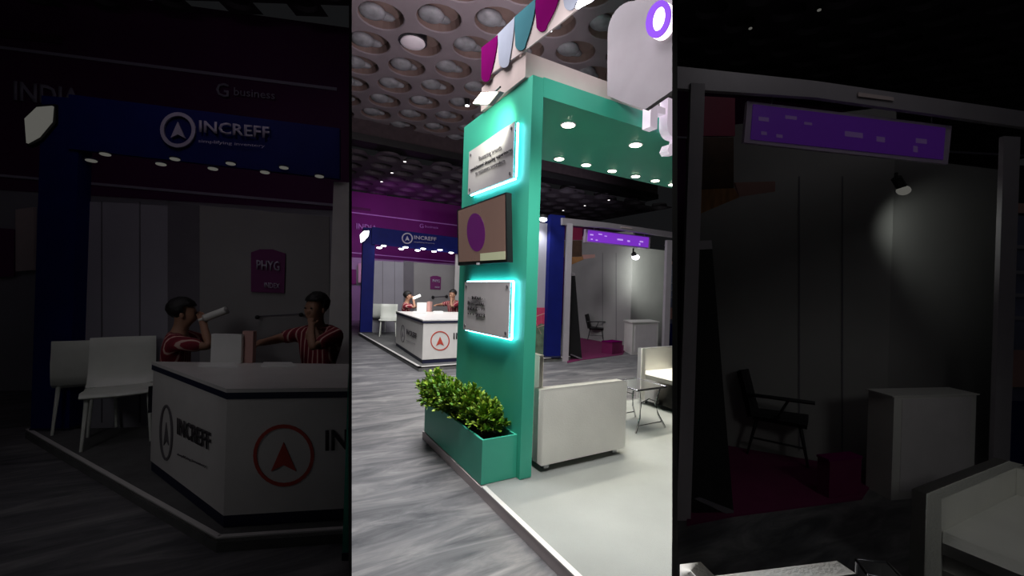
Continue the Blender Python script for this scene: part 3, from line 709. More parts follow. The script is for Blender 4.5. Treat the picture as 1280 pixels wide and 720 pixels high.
# ================================================================== NAVY BOOTH (seen in the middle bay and, closer, in the dim left bay)
def arrow(cx_, cy_, w, h): return [(cx_, cy_-h/2), (cx_+w/2, cy_+h/2), (cx_, cy_+h*.28), (cx_-w/2, cy_+h/2)]
def navy_booth(B, zone, dim, where):
    """where: words that tell this booth's things from the other bay's"""
    global ZONE
    ZONE = zone; W = B.W; cen = (zone == 'C')
    def Q(pts): return [W(*p) for p in pts]
    # platform
    A_, B_, C0 = W(2.36, 12.75), W(2.36, 7.18), (W(5.72, 7.18) if cen else W(3.6, 7.18)); D_ = (W(5.72, 12.75) if cen else (W(3.6, 12.75)))
    t = thing('navy_booth_platform', 'low platform with dark grey carpet and pale edge, '+where, 'platform', (*A_, 0))
    bm = BM(); prism(bm, [A_, B_, C0, D_], 0, .076); finish('base', bm, 'booth_carpet', t)
    bm = BM(); w = .05 if cen else .028
    prism(bm, wallfoot(A_, B_, w), .055, .085); finish('edge_trim', bm, 'white_laminate', t)
    bm = BM(); prism(bm, wallfoot(B_, C0, w), .055, .085); finish('edge_trim', bm, 'white_laminate', t)
    # back wall line and the far purple wall
    fx0 = -2.5 if cen else 1.2
    P, Qq = W(fx0, 17.9), (W(16, 17.9) if cen else W(8.3, 17.9))
    zt = B.Z(3, 17.9, 2.55); zp = B.Z(3, 17.9, 5.2); zp2 = B.Z(3, 17.9, 2.76)
    bm = BM(); prism(bm, wallfoot(P, Qq, .1), 0, zt); struct(finish('wall_back_'+('middle' if cen else 'left'), bm, 'wall_grey'))
    bm = BM(); n = away(P, Qq, -.02 if cen else -.01)
    prism(bm, [(P[0]+n.x, P[1]+n.y), (Qq[0]+n.x, Qq[1]+n.y), (Qq[0]-n.x*3, Qq[1]-n.y*3), (P[0]-n.x*3, P[1]-n.y*3)], zt, zp)
    gf = tag(finish('purple_fascia', bm, 'purple_wall'), 'deep purple header wall with thin pale stripes, '+where, 'wall')
    for py0, py1, hh in ((264.8, 281.3, 1.2), (315.5, 327, 1.0)):
        B.slab('stripe', [(430, py0-1), (571, py1), (571, py1+hh), (430, py0-1+hh)], P, Qq, .01, 'text_white', gf, off=.04 if cen else .03)
    B.slab('pale_band', [(430, 256.8), (463, 261), (463, 264.2), (430, 260.4)], P, Qq, .01, 'maroon_soffit', gf, off=.04 if cen else .03)
    B.text('lettering', 'INDIA', (445, 286.5), (471, 289.5), (445, 279), P, Qq, 'text_white', gf, .05, .02)
    B.text('lettering', 'G', (524, 285), (529, 285.6), (524, 279.5), P, Qq, 'text_white', gf, .05, .01)
    B.text('lettering', 'business', (531, 284.6), (547, 286.2), (531, 281.5), P, Qq, 'text_white', gf, .05)
    # posters and a notice box on the back wall, left of the booth column
    ps = B.slab('wall_poster', [(433, 336), (445, 337), (445, 355.5), (433, 355.5)], P, Qq, .02, 'poster_purple', None, off=.05)
    tag(ps, 'purple poster on the pale wall left of the navy column, '+where, 'poster')
    bx = B.slab('notice_box', [(446.5, 329.5), (453.5, 328.5), (453.5, 353), (446.5, 353.5)], P, Qq, .04, 'banner_cloth', None, off=.2 if cen else .08)
    tag(bx, 'pinkish white notice box left of the navy column, '+where, 'box')
    # booth rear wall
    P, Qq = W(2.75, 13.0), W(5.9, 13.0)
    zr = B.Zp(W(3, 13.0), 480, 326)
    t = thing('booth_rear_wall', 'pale grey panel wall at the back of the navy booth, '+where, 'wall', (*P, 0))
    bm = BM(); prism(bm, wallfoot(P, Qq, .06), .0, zr); finish('panel', bm, 'wall_grey', t)
    B.slab('grey_column', [(504.5, 326), (517, 327.5), (517, 413), (504.5, 414)], P, Qq, .02, 'column_grey', t, off=.03 if cen else .015)
    B.slab('panel_dark', [(517, 327.5), (568, 332), (568, 411), (517, 413)], P, Qq, .01, 'wall_grey_warm', t, off=.012)
    for x in (493, 478):
        B.slab('panel_seam', [(x, 326), (x+.5, 326), (x+.5, 413), (x, 413)], P, Qq, .004, 'column_grey', t, off=.006)
    pp = B.slab('wall_poster', [(537.5, 346), (541, 344.8), (546, 344.8), (551, 346.5), (550.5, 362), (537.5, 361.5)], P, Qq, .012, 'poster_purple', None, off=.03)
    tag(pp, 'purple poster with small white lettering on the booth rear wall, '+where, 'poster')
    B.text('lettering', 'PHYG', (540, 352.8), (549, 353.4), (540, 349), P, Qq, 'text_white', pp, .045, .01)
    B.text('lettering', 'INDEX', (543, 359.8), (549, 360.2), (543, 357.8), P, Qq, 'text_white', pp, .045, .01)
    hk = thing('coat_rail', 'dark coat rail with two hooks on the booth rear wall, '+where, 'rail', (*P, 1.4))
    a = B.on(540.5, 371, P, Qq); b = B.on(557.5, 370, P, Qq); nn = away(P, Qq, -.05)
    bm = BM(); tube(bm, [a+nn, b+nn], .012 if cen else .006); finish('rail', bm, 'column_grey', hk)
    for q in (a, b):
        bm = BM(); ball(bm, q+nn*1.2+Vector((0, 0, -.01)), .05 if cen else .022); finish('hook', bm, 'black', hk, True)
    # navy columns
    def column(px0, px1, pyb, pyt, label, depth, m='navy', nm='booth_column'):
        P, Qq = B.G(px0, pyb), B.G(px1, pyb-.2)
        z1 = B.Zp(P, px0, pyt); t = thing(nm, label, 'column', (*P, .08))
        bm = BM(); prism(bm, wallfoot(P, Qq, depth), .08, z1); bevel(bm, .004, 1); finish('shaft', bm, m, t)
        bm = BM(); f = wallfoot(P, Qq, depth); c = sum(f, Vector())/4; prism(bm, [c+(p-c)*1.05 for p in f], .08, .11 if cen else .10); finish('base_plate', bm, 'navy_trim', t)
        return t, P, Qq, z1
    cl, CP, CQ, cz1 = column(450, 465.2, 416.3, 284, 'square navy blue booth column at the left rear corner, '+where, .3 if cen else .15)
    wp = thing('booth_end_post', 'white end post beneath the navy fascia at its right end, '+where, 'post', (*W(5.0, 12.5), 0))
    g0, g1 = B.G(566.5, 413), B.G(577, 413)
    bm = BM(); prism(bm, wallfoot(g0, g1, .1 if cen else .05), .08, B.Zp(g0, 568, 318)); finish('shaft', bm, 'white_laminate', wp)
    # navy fascia with the logo, soffit and lamps
    P, Qq = W(2.58, 12.55), W(5.9, 12.55)
    t = thing('navy_fascia', 'navy blue booth fascia with round arrow logo and INCREFF lettering, '+where, 'sign', (*P, 2.7))
    root = t; t = B.slab('board', [(465, 283.5), (572, 297), (572, 317), (465, 305)], P, Qq, .05, 'navy', root)
    cx_, cy_ = 508.8, 298
    ringslab('logo_ring', ell(cx_, cy_, 6.9, 6.9, 0), ell(cx_, cy_, 5.5, 5.5, 0), (P, Qq), 'text_white', t, .03, .02, B)
    B.slab('logo_arrow', arrow(cx_, cy_, 5.6, 6.4), P, Qq, .02, 'text_white', t, off=.03)
    B.text('lettering', 'INCREFF', (517.3, 299), (545, 301.5), (517.3, 294.3), P, Qq, 'text_white', t, .03, .02)
    B.text('lettering', 'simplifying inventory', (517, 303.3), (543, 305.3), (517, 301.8), P, Qq, 'text_white', t, .03)
    zs = B.Zp(W(3, 12.55), 480, 306)
    fr_, bk = [W(2.6, 10.9), W(5.9, 10.9)], [W(5.9, 12.5), W(2.6, 12.5)]
    # lamps in two rows
    rows = [(474, 309.8, 479.5, 307.3), (501.5, 311.2, 507, 309.2), (522, 313, 529, 311), (542.5, 314.4, 550, 312.6), (564, 316, None, None)]
    fac = ['first from the column', 'second from the column', 'third from the column', 'fourth from the column', 'last before the end post']
    for (xa, ya, xb, yb), nm in zip(rows, fac):
        for rr, (x, y) in enumerate(((xa, ya), (xb, yb))):
            if x is None: continue
            P2_ = W(2.6, 12.35 if rr == 0 else 12.5); Q2_ = W(5.9, 12.35 if rr == 0 else 12.5)
            c = B.on(x, y, P2_, Q2_); R_r = .075 if cen else .042
            t2 = thing('fascia_lamp', ('front' if rr == 0 else 'rear')+' round lamp below the navy fascia, '+nm+', '+where, 'lamp', c, 'lamps below the navy fascia, '+where)
            bm = BM(); ball(bm, c, R_r, 1, 1, .32, 18, 8); finish('lens', bm, 'lamp_white' if cen else 'lamp_dim', t2, True)
            bm = BM(); disc(bm, c+Vector((0, 0, R_r*.2)), R_r*1.08, R_r*.25, 18); finish('housing', bm, 'navy_trim', t2)
            u_ = Vector((0, 0, R_r*.4)); bm = BM(); tube(bm, [c+u_, c+u_+away(P, Qq, (.2 if rr == 0 else .06) if cen else (.055 if rr == 0 else .02))], R_r*.15); finish('stem', bm, 'navy_trim', t2)
    # corner floodlight on the column head
    P2_, Q2_ = CP, CQ
    t2 = thing('column_floodlight', 'bright floodlight clamped at the head of the navy column, '+where, 'light', (*CP, cz1-.2))
    B.slab('lens', [(449.8, 294), (454.5, 289.5), (460.5, 289), (460, 295), (455, 301), (450.5, 303.5)], P2_, Q2_, .02, 'lamp_white' if cen else 'lamp_dim', t2, off=.12 if cen else .05)
    B.slab('housing', [(449.2, 293), (454, 288.2), (461, 288), (461, 295.5), (455.5, 302), (450, 304.5)], P2_, Q2_, .05, 'black', t2, off=.095 if cen else .028)
    # counter
    ft = Q([(2.50, 7.45), (4.55, 7.45), (4.55, 9.72), (2.55, 9.72)] if cen else [(2.48, 7.45), (3.45, 7.45), (3.45, 9.72), (2.66, 9.72)])
    hC = B.Zp(ft[0], 523, 399.8)
    e3 = onz(*B.T(498.2, 388.4), hC); e2 = onz(*B.T(560, 389.2), hC)
    ft[3] = ((ft[3][0]+e3.x)/2, (ft[3][1]+e3.y)/2); v_ = ((e2-e3).x, (e2-e3).y)
    ft[2] = (ft[3][0]+v_[0]*1.35, ft[3][1]+v_[1]*1.35)
    t = thing('reception_counter', 'white reception counter with navy trim and red arrow logo, '+where, 'counter', (*ft[0], .08))
    c = sum((Vector((*p, 0)) for p in ft), Vector())/4
    def sc_(k): return [(c+(Vector((*p, 0))-c)*k) for p in ft]
    bm = BM(); prism(bm, sc_(.975), .08, .15); finish('plinth', bm, 'navy_trim', t)
    bm = BM(); prism(bm, sc_(1.0), hC-.06, hC-.022); finish('trim_band', bm, 'navy_trim', t)
    bm = BM(); prism(bm, sc_(1.003), hC-.022, hC); finish('worktop', bm, 'white_laminate', t)
    f_ = sc_(.985); P, Qq = f_[0], f_[1]
    bm = BM(); prism(bm, f_, .15, hC-.06); t = finish('body', bm, 'white_laminate', t)
    cx_, cy_ = 550, 426
    def r_(k): return ell(cx_, cy_, 12*k, 12.2*k, 0)
    ringslab('logo_ring', r_(1), r_(.89), (P, Qq), 'text_red', t, .006, .005, B)
    B.slab('logo_arrow', arrow(550, 426.5, 10, 11.5), P, Qq, .005, 'text_red', t, off=.006)
    B.text('lettering', 'INCREFF', (566.5, 424), (610, 421), (566.5, 416), P, Qq, 'text_dark', t, .006, .02) if cen else B.text('lettering', 'IN', (566.5, 424), (575.3, 423.5), (566.5, 416), P, Qq, 'text_dark', t, .006, .02)
    P, Qq = f_[3], f_[0]
    ringslab('logo_ring', ell(503.8, 417, 2.6, 11, 0), ell(503.8, 417, 1.9, 10, 0), (P, Qq), 'text_grey', t, .006, .005, B)
    B.slab('logo_arrow', arrow(503.8, 417.5, 2.0, 9), P, Qq, .005, 'text_grey', t, off=.006)
    B.text('lettering', 'INCREFF', (508.6, 417.5), (521.5, 424), (508.6, 411), P, Qq, 'text_dark', t, .006, .02)
    B.text('lettering', 'simplifying inventory', (508.6, 426), (520, 431), (508.6, 424.8), P, Qq, 'text_grey', t, .006)
    # things on the counter
    def ontop(px, py): p = onz(*B.T(px, py), hC); return (p.x, p.y)
    def boxon(name, label, cat, px0, px1, pyb, pyt, dep, m):
        P, Qq = ontop(px0, pyb), ontop(px1, pyb+.2); z1 = z_at(P[0], P[1], B.T(px0, pyt)[1])
        bm = BM(); prism(bm, wallfoot(P, Qq, dep), hC+.001, z1); bevel(bm, .002, 1); return tag(finish(name, bm, m), label, cat)
    k = 1 if cen else .32
    boxon('white_carton', 'white carton standing on the counter, '+where, 'box', 521, 533, 389.6, 378.2, .12*k, 'paper')
    boxon('printed_carton', 'pale carton with red print beside the white carton, '+where, 'box', 533.3, 537.5, 389.5, 377, .12*k, 'poster_peach')
    for (a, b_, c_, d_), lb in (((516, 532, 390.0, 391.4), 'flat white paper stack at the left on the counter, '), ((541, 555, 389.8, 391.2), 'flat white paper stack at the right on the counter, ')):
        p4 = [ontop(a, d_), ontop(b_, d_+.3), ontop(b_-2, c_), ontop(a+1, c_)]
        bm = BM(); prism(bm, p4, hC+.001, hC+.02*(1 if cen else .6)); tag(finish('paper_stack', bm, 'paper'), lb+where, 'paper')
    # chairs and people
    def spot(px, d): return B.at(px, None, d)
    dch = proj((*B.G(484, 421), .08))[2]
    p = B.G(485, 419.5); q = B.G(475, 416.5)
    k1 = (z_at(p[0], p[1], B.T(484, 380.5)[1])-.08)/.87
    place(WCHAIR, (*p, .08), face_rel(p, -.05, -1), 'white moulded chair in front of another white chair, beside the counter, '+where, None, k1)
    p = B.G(473, 414.3)
    place(WCHAIR, (*p, .08), face_rel(p, .12, 1), 'white moulded chair with its back turned, half hidden behind another chair, '+where, None, k1*.97)
    d0 = proj((*ft[3], .08))[2]
    for pr, px, dd, fx, fz, lb in ((P1, 507.5, 1.045 if cen else 1.07, 1, -.22, 'person in red striped shirt raising a white bottle behind the counter, '), (P2, 568 if cen else 565, 1.025 if cen else 1.13, -.62, -.75, 'person in red striped shirt, hand at chin, behind the counter, ')):
        if pr is P2: d0 = proj((*ft[2], .08))[2] if cen else proj((*ft[3], .08))[2]*1.02; 
        if pr is P2 and cen: d0 = proj((4.2, 10.05, .08))[2]
        q = spot(px, d0*dd+.16)
        htop = z_at(q[0], q[1], B.T(px, 364 if pr is P1 else 362)[1]); kk = (htop-.08)/1.345
        place(pr, (*q, .08), face_rel(q, fx, fz), lb+where, None, kk)
        rz = face_rel(q, fx, fz); bk_ = Vector((math.cos(rz+math.pi/2), math.sin(rz+math.pi/2), 0))
        if cen and pr is P2: place(WCHAIR, (q[0]-bk_.x*.02, q[1]-bk_.y*.02, .08), rz, 'white moulded chair under the '+('bottle raising' if pr is P1 else 'chin resting')+' person, '+where, None, kk*.98)
        if pr is P1:
            m_ = Matrix.Translation((*q, .08)) @ Matrix.Rotation(rz, 4, 'Z') @ Matrix.Scale(kk, 4)
            a = m_ @ Vector((.055, .185, 1.15)); b = m_ @ Vector((.10, .40, 1.25)); mid = a.lerp(b, .8)
            t3 = thing('drinking_bottle', 'white bottle tilted up in a hand at the face, '+where, 'bottle', a)
            bm = BM(); tube(bm, [a.lerp(b, .18), a.lerp(b, .26), a.lerp(b, .9), b], .034*kk, 12); finish('bottle_body', bm, 'bottle_glow_white' if cen else 'bottle_white', t3, True)
            bm = BM(); tube(bm, [a, a.lerp(b, .18)], .015*kk, 10); finish('neck', bm, 'bottle_white', t3, True)
navy_booth(C_, 'C', 1, 'bright middle bay')
navy_booth(L_, 'L', .05, 'dim left bay')
# right end of the navy booth in the middle bay
ZONE = 'C'
g0, g1 = C_.G(682.5, 447), C_.G(700.5, 446.6)
t = thing('booth_column', 'wide navy blue column right of the green pillar', 'column', (*g0, .08))
bm = BM(); prism(bm, wallfoot(g0, g1, .3), .08, C_.Zp(g0, 683, 268)); bevel(bm, .005, 1); finish('shaft', bm, 'navy', t)
bm = BM(); prism(bm, wallfoot(C_.G(682, 447.6), C_.G(701, 447.2), .34), .078, .11); finish('base_plate', bm, 'navy_trim', t)
g0, g1 = C_.G(655, 446), C_.G(682.5, 445.3)
t = thing('graphic_wall', 'narrow white lit graphic panel with pink flowers between pillar and navy column', 'wall', (*g0, .08))
bm = BM(); prism(bm, wallfoot(g0, g1, .06), .08, C_.Zp(g0, 655, 277)); finish('panel', bm, 'wall_grey', t)
C_.slab('flower_print', [(660, 384.5), (682, 384.5), (682, 406), (676, 404), (671, 408), (666, 400), (660, 398)], g0, g1, .01, 'flower_pink', t, off=.012)
C_.slab('field_print', [(660, 405), (682, 405), (682, 444), (660, 444.5)], g0, g1, .008, 'photo_green', t, off=.009)
for (a, b) in (((667, 396), (681, 391)), ((668, 398), (676, 417)), ((676, 393), (677, 409)), ((671, 409), (682, 405))):
    C_.slab('petal_line', [a, b, (b[0], b[1]+.8), (a[0], a[1]+.8)], g0, g1, .004, 'poster_peach', t, off=.016)
p = C_.on(673, 276.5, g0, g1)+away(g0, g1, -.25)
t = thing('panel_spotlight', 'small bright spotlight above the flower panel', 'lamp', p)
bm = BM(); ball(bm, p, .07, 1.3, .8, .6); finish('lens', bm, 'lamp_white', t, True)
bm = BM(); disc(bm, p+Vector((0, 0, .03)), .10, .06, 14); finish('housing', bm, 'black', t)
light('SPOT', 'panel_beam', p+Vector((0, 0, -.08)), 28, (.9, .95, 1), .05, p+Vector((-.02, .25, -1.4)), 120, .9)

# ================================================================== RIGHT-HAND BOOTH (middle bay, and closer in the dim right bay)
def frame_booth(B, zone, where):
    global ZONE
    ZONE = zone; W = lambda x, y: B.W(x, y, 0); cen = zone == 'C'; k = 1 if cen else .32
    G = lambda x, y: B.G(x, y, 0)
    # aluminium shell frame
    t = thing('shell_frame', 'pale metal shell scheme frame with posts and top beam, '+where, 'frame', (*W(5.45, 7.15), 0))
    P, Qq = W(5.45, 7.15), W(8.6, 7.15)
    def post(px0, px1, pyb, pyt, nm='post'):
        a, b = G(px0, pyb), G(px1, pyb)
        bm = BM(); prism(bm, wallfoot(a, b, .08*k*1.3), 0, B.Zp(a, px0, pyt)); bevel(bm, .002, 1); return finish(nm, bm, 'aluminium', t)
    post(703.5 if cen else 705, 710.5, 451.8, 279)
    yb = proj((8.55, 7.15, 0))[1]; post(829.5, 836, yb, 300)
    B.slab('top_beam', [(703, 272.2), (760, 278.3), (842, 290.2), (900, 299), (900, 306), (842, 296.5), (760, 284.8), (703, 281)] , P, Qq, .10*k*1.2, 'aluminium', t)
    B.slab('beam_lip', [(776, 283), (790, 285), (790, 286.4), (776, 284.6)], P, Qq, .02*k, 'banner_cloth', t, off=.012)
    # walls
    a, b, c = G(711, 420), G(787, 432.5), G(834, 429)
    t = thing('booth_side_wall', 'grey panel walls meeting in a corner behind the podium, '+where, 'wall', (*b, 0))
    za = B.Zp(a, 716, 297); zb = B.Zp(c, 829, 314)
    bm = BM(); prism(bm, wallfoot(a, b, .05*k*1.5), 0, za); finish('side_panel', bm, 'wall_grey_warm', t)
    bm = BM(); prism(bm, wallfoot(b, c, .05*k*1.5), 0, zb); finish('back_panel', bm, 'wall_grey_warm', t)
    for x in (753, 770):
        B.slab('panel_seam', [(x, 316), (x+.6, 316), (x+.6, 424+(x-753)*.16), (x, 424+(x-753)*.16)], a, b, .004, 'column_grey', t, off=.008)
    # purple wall beyond the booth
    P2_, Q2_ = W(7, 14.5), W(15, 14.5)
    bm = BM(); prism(bm, wallfoot(P2_, Q2_, .06), 0, B.Zp(P2_, proj((7, 14.5, 0))[0], proj((7, 14.5, 4.3))[1])); finish('purple_backdrop', bm, 'purple_wall')
    o = bpy.data.objects[[q.name for q in bpy.data.objects if q.name.startswith('purple_backdrop')][-1]]
    o = sorted([q for q in bpy.data.objects if q.name.startswith('purple_backdrop')], key=lambda q: q.name)[-1]
    tag(o, 'dark purple backdrop wall behind the shell frame, '+where, 'wall')
    B.slab('stripe', [(700, 300), (860, 308.5), (860, 309.3), (700, 300.8)], P2_, Q2_, .01, 'text_white', o, off=.02)
    # magenta carpet + box
    cp = [G(709, 454), G(727, 450.4), G(778, 443.6), G(785, 433.2), G(725, 422.6), G(709, 421)]
    bm = BM(); prism(bm, cp, 0, .012); tag(finish('magenta_carpet', bm, 'magenta_carpet'), 'bright magenta carpet under the black armchair, '+where, 'carpet')
    e, f = G(765, 443.6), G(777.5, 441.8)
    t = thing('magenta_box', 'small dark magenta box at the corner of the magenta carpet, '+where, 'box', (*e, 0))
    bm = BM(); prism(bm, wallfoot(e, f, .3*k), .013, B.Zp(e, 765, 428.5)); bevel(bm, .004, 1); finish('body', bm, 'magenta_carpet', t)
    bm = BM(); prism(bm, wallfoot(G(764.6, 443.7), G(777.9, 441.9), .31*k), B.Zp(e, 765, 428.5), B.Zp(e, 765, 427.6)); finish('lid', bm, 'petal_magenta', t)
    # podium
    q0, q1, q2 = G(779.5, 438.5), G(789.5, 443.8), G(822, 441)
    t = thing('podium_counter', 'plain white podium counter in front of the grey wall, '+where, 'counter', (*q1, 0))
    q3 = (q0[0]+q2[0]-q1[0], q0[1]+q2[1]-q1[1]); h1 = B.Zp(q1, 789, 402.5)
    bm = BM(); prism(bm, [q0, q1, q2, q3], .0, h1-.03*k); bevel(bm, .004, 1); finish('body', bm, 'white_laminate', t)
    cc = (Vector((*q0, 0))+Vector((*q2, 0)))/2; tp = [cc+(Vector((*p, 0))-cc)*1.06 for p in (q0, q1, q2, q3)]
    bm = BM(); prism(bm, tp, h1-.03*k, h1); bevel(bm, .003, 1); finish('top', bm, 'white_laminate', t)
    bm = BM(); f4 = [Vector((*q1, 0)).lerp(Vector((*q2, 0)), u) for u in (.09, .93)]; n = away(q1, q2, -.006)
    prism(bm, [f4[0]+n, f4[1]+n, f4[1], f4[0]], .06, h1-.08*k); finish('front_panel', bm, 'sign_acrylic', t)
    # black fabric standee
    s0, s1 = G(708.5, 449.5), G(727.5, 449)
    t = thing('roll_up_standee', 'tall narrow black standee widening towards its foot, '+where, 'banner', (*s0, 0))
    B.slab('black_sheet', [(712, 345), (719, 344.5), (723, 395), (727.5, 449), (711, 449.5), (711.5, 395)], s0, s1, .03*k, 'black', t)
    B.slab('top_cap', [(710.8, 341.5), (718.6, 341.2), (719, 344.6), (711, 345)], s0, s1, .04*k, 'aluminium', t, off=.004)
    B.slab('foot_bar', [(712, 443), (714, 442.5), (727, 447.5), (727, 450)], s0, s1, .06*k, 'column_grey', t, off=.05*k)
    # black armchair
    p = G(744, 425.5); kk = B.Zp(p, 732, 392.3)/.92
    place(BCHAIR, (*p, .013), face_rel(p, 1, -.08), 'black upholstered open armchair on the magenta carpet, '+where, None, kk)
    # purple lit sign
    P3, Q3 = W(5.9, 7.32), W(8.3, 7.32)
    t = thing('purple_light_sign', 'tilted glowing purple light box sign with pale frame, '+where, 'sign', (*W(7, 7.32), 2.7))
    TLp, TRp, BRp, BLp = (733, 286.2), (813.6, 296), (812, 311.2), (731.5, 302.6)
    B.slab('frame', [TLp, TRp, BRp, BLp], P3, Q3, .08*k, 'sign_frame', t)
    B.slab('lit_face', [(735, 287.6), (810.8, 296.9), (809.8, 309.4), (734, 301.4)], P3, Q3, .01, 'sign_purple' if cen else 'sign_purple_dim', t, off=.012*k+.002)
    for x, y, w, h in ((737, 292.5, 4, 1.6), (738, 298.3, 2.2, 1.3), (744, 299.4, 2.4, 1.3), (747.5, 292, 4.5, 1.3), (771, 298.2, 7, 2), (783.5, 300.3, 3.2, 2), (799, 301, 4.2, 1.8), (798, 304, 1.6, 2.4), (755, 294.6, 3, 1)):
        B.slab('sign_mark', [(x, y), (x+w, y+w*.12), (x+w, y+w*.12+h), (x, y+h)], P3, Q3, .004, 'sign_mark' if cen else 'sign_mark_dim', t, off=.018*k+.003)
    for u in (.12, .9):
        aa = B.on(TLp[0]+(TRp[0]-TLp[0])*u, TLp[1]+(TRp[1]-TLp[1])*u, P3, Q3); bm = BM(); tube(bm, [aa, aa+Vector((0, 0, .2*k*.8))], .008*k+.002, 6); finish('hanger', bm, 'column_grey', t)
    # hanging bits top left of the booth
    P4, Q4 = W(6.2, 8.6), W(8.2, 8.6)
    tag(B.slab('red_banner', [(711, 284), (728, 285), (728, 300), (711, 300)], P4, Q4, .02, 'red_print'), 'small dark red banner under the frame corner, '+where, 'banner')
    t = thing('wooden_shelf', 'brown wooden box with a light shelf under the red banner, '+where, 'shelf', (*W(6.2, 8.6), 2.4))
    B.slab('box', [(710.5, 300.5), (727.5, 300.5), (727.5, 320.5), (710.5, 321)], P4, Q4, .2*k, 'brown_board', t)
    B.slab('shelf_board', [(710.5, 321.5), (727, 320.8), (729, 324.4), (711, 332)], P4, Q4, .1*k, 'wood_orange', t, off=.02)
    B.slab('shelf_end', [(727.6, 318.5), (743.5, 318), (743.5, 322), (729.5, 324)], P4, Q4, .06*k, 'poster_peach', t, off=.01)
    # spotlight
    c = B.on(794.5, 321.5, *(W(5.9, 7.45), W(8.3, 7.45))); r = .055*k if cen else .03
    t = thing('frame_spotlight', 'small spotlight under the purple light sign, '+where, 'lamp', c)
    bm = BM(); ball(bm, c, r*1.5, 1.2, 1, .8); finish('lens', bm, 'lamp_white' if cen else 'lamp_dim', t, True)
    c2 = B.on(791.5, 316.5, *(W(5.9, 7.45), W(8.3, 7.45)))
    bm = BM(); tube(bm, [c2, c.lerp(c2, .25)], r*1.1, 10); finish('housing', bm, 'black', t)
    bm = BM(); tube(bm, [c2, c2+Vector((0, 0, .12*k))], r*.4, 6); finish('stem', bm, 'black', t)
    aim = B.on(815, 345, b, c_ := G(834, 429))
    light('SPOT', 'frame_beam', Vector(c)+Vector((0, 0, -.12*k-.03)), 210 if cen else 5.5, (.92, 1, .9), .04, aim, 80, 1.0)
    # neighbouring panel at the right
    P5, Q5 = W(9.1, 7.6), W(11, 7.6)
    t = thing('information_panel', 'tall blue grey information panel with peach picture right of the frame post, '+where, 'panel', (*P5, 0))
    gz = proj((9.1, 7.6, 0))
    B.slab('panel', [(835.5, 331), (860, 333), (860, 432), (835.5, 432)], P5, Q5, .04*k, 'poster_blue', t)
    B.slab('light_strip', [(835.5, 326.5), (860, 326.8), (860, 330.6), (835.5, 330.3)], P5, Q5, .04*k, 'poster_peach', t)
    B.slab('peach_picture', [(835.5, 384.5), (860, 384.5), (860, 399), (835.5, 399)], P5, Q5, .01, 'poster_peach', t, off=.012)
    B.slab('navy_base', [(835.5, 404.5), (860, 404.5), (860, 432), (835.5, 432)], P5, Q5, .01, 'navy', t, off=.012)
    for y in (343, 353, 362, 371):
        B.slab('text_bar', [(836.5, y), (842, y+.2), (842, y+1.6), (836.5, y+1.4)], P5, Q5, .006, 'wall_grey', t, off=.012)
frame_booth(CR_, 'C', 'bright middle bay')
frame_booth(R_, 'R', 'dim right bay')

# ---- dim right bay: sofas, glimpse of table
ZONE = 'R'
bs = onz(1136, 728, 0)
t = thing('white_sofa', 'white sofa cut off by the picture edge, in the dim right bay', 'sofa', bs)
DD = (RT*.90+FW*.44).normalized(); rr = (RT*.44-FW*.90).normalized(); fwd = -DD
def obox(o, a0, a1, b0, b1, z0, z1, nm, m='leatherette', bv=.012, par=None):
    """a along picture right, b away from the viewer"""
    bm = BM(); prism(bm, [o+rr*a+(-fwd)*b for a, b in ((a0, b0), (a1, b0), (a1, b1), (a0, b1))], z0, z1); bevel(bm, bv, 3); return finish(nm, bm, m, par or t, True)
zt_ = z_at(bs.x, bs.y, 611)
obox(bs, 0, .12, 0, 1.15, .05, zt_, 'armrest'); obox(bs, .122, 1.5, 1.03, 1.15, .06, zt_, 'backrest'); obox(bs, .122, 1.5, .03, 1.028, .05, .22, 'seat_base'); obox(bs, .124, 1.5, .01, 1.027, .222, .34, 'seat_cushion', bv=.03)
obox(bs, 1.502, 1.62, 0, 1.15, .05, zt_, 'armrest')
for a, b in ((.06, .07), (1.55, .07), (.06, 1.08), (1.55, 1.08)): obox(bs, a-.02, a+.02, b-.02, b+.02, 0, .05, 'leg', 'chrome', .003)
# nearer sofa arm at the bottom
zA = .62; e0 = onz(876, 722, zA); e1 = onz(1046, 701, zA); e2 = onz(1082, 716, zA)
t = thing('white_armchair', 'white sofa arm just rising into the bottom of the dim right bay', 'sofa', (e0.x, e0.y, 0))
d = (e1-e0); d.z = 0; L0 = d.length; d.normalize(); nb = Vector((-d.y, d.x, 0)); nb = nb if nb.dot(FW) < 0 else -nb
def qbox(a0, a1, b0, b1, z0, z1, nm, m='leatherette', bv=.014):
    o = Vector((e0.x, e0.y, 0)); bm = BM(); prism(bm, [o+d*a+nb*b for a, b in ((a0, b0), (a1, b0), (a1, b1), (a0, b1))], z0, z1); bevel(bm, bv, 3); return finish(nm, bm, m, t, True)
qbox(0, L0, 0, .13, .05, zA, 'armrest'); qbox(-.12, -.002, 0, .8, .05, zA+.05, 'backrest'); qbox(.0, L0, .132, .75, .05, .38, 'seat_cushion', bv=.03)
for a, b in ((.05, .06), (L0-.05, .06), (.05, .7), (L0-.05, .7)): qbox(a-.02, a+.02, b-.02, b+.02, 0, .05, 'leg', 'chrome', .003)
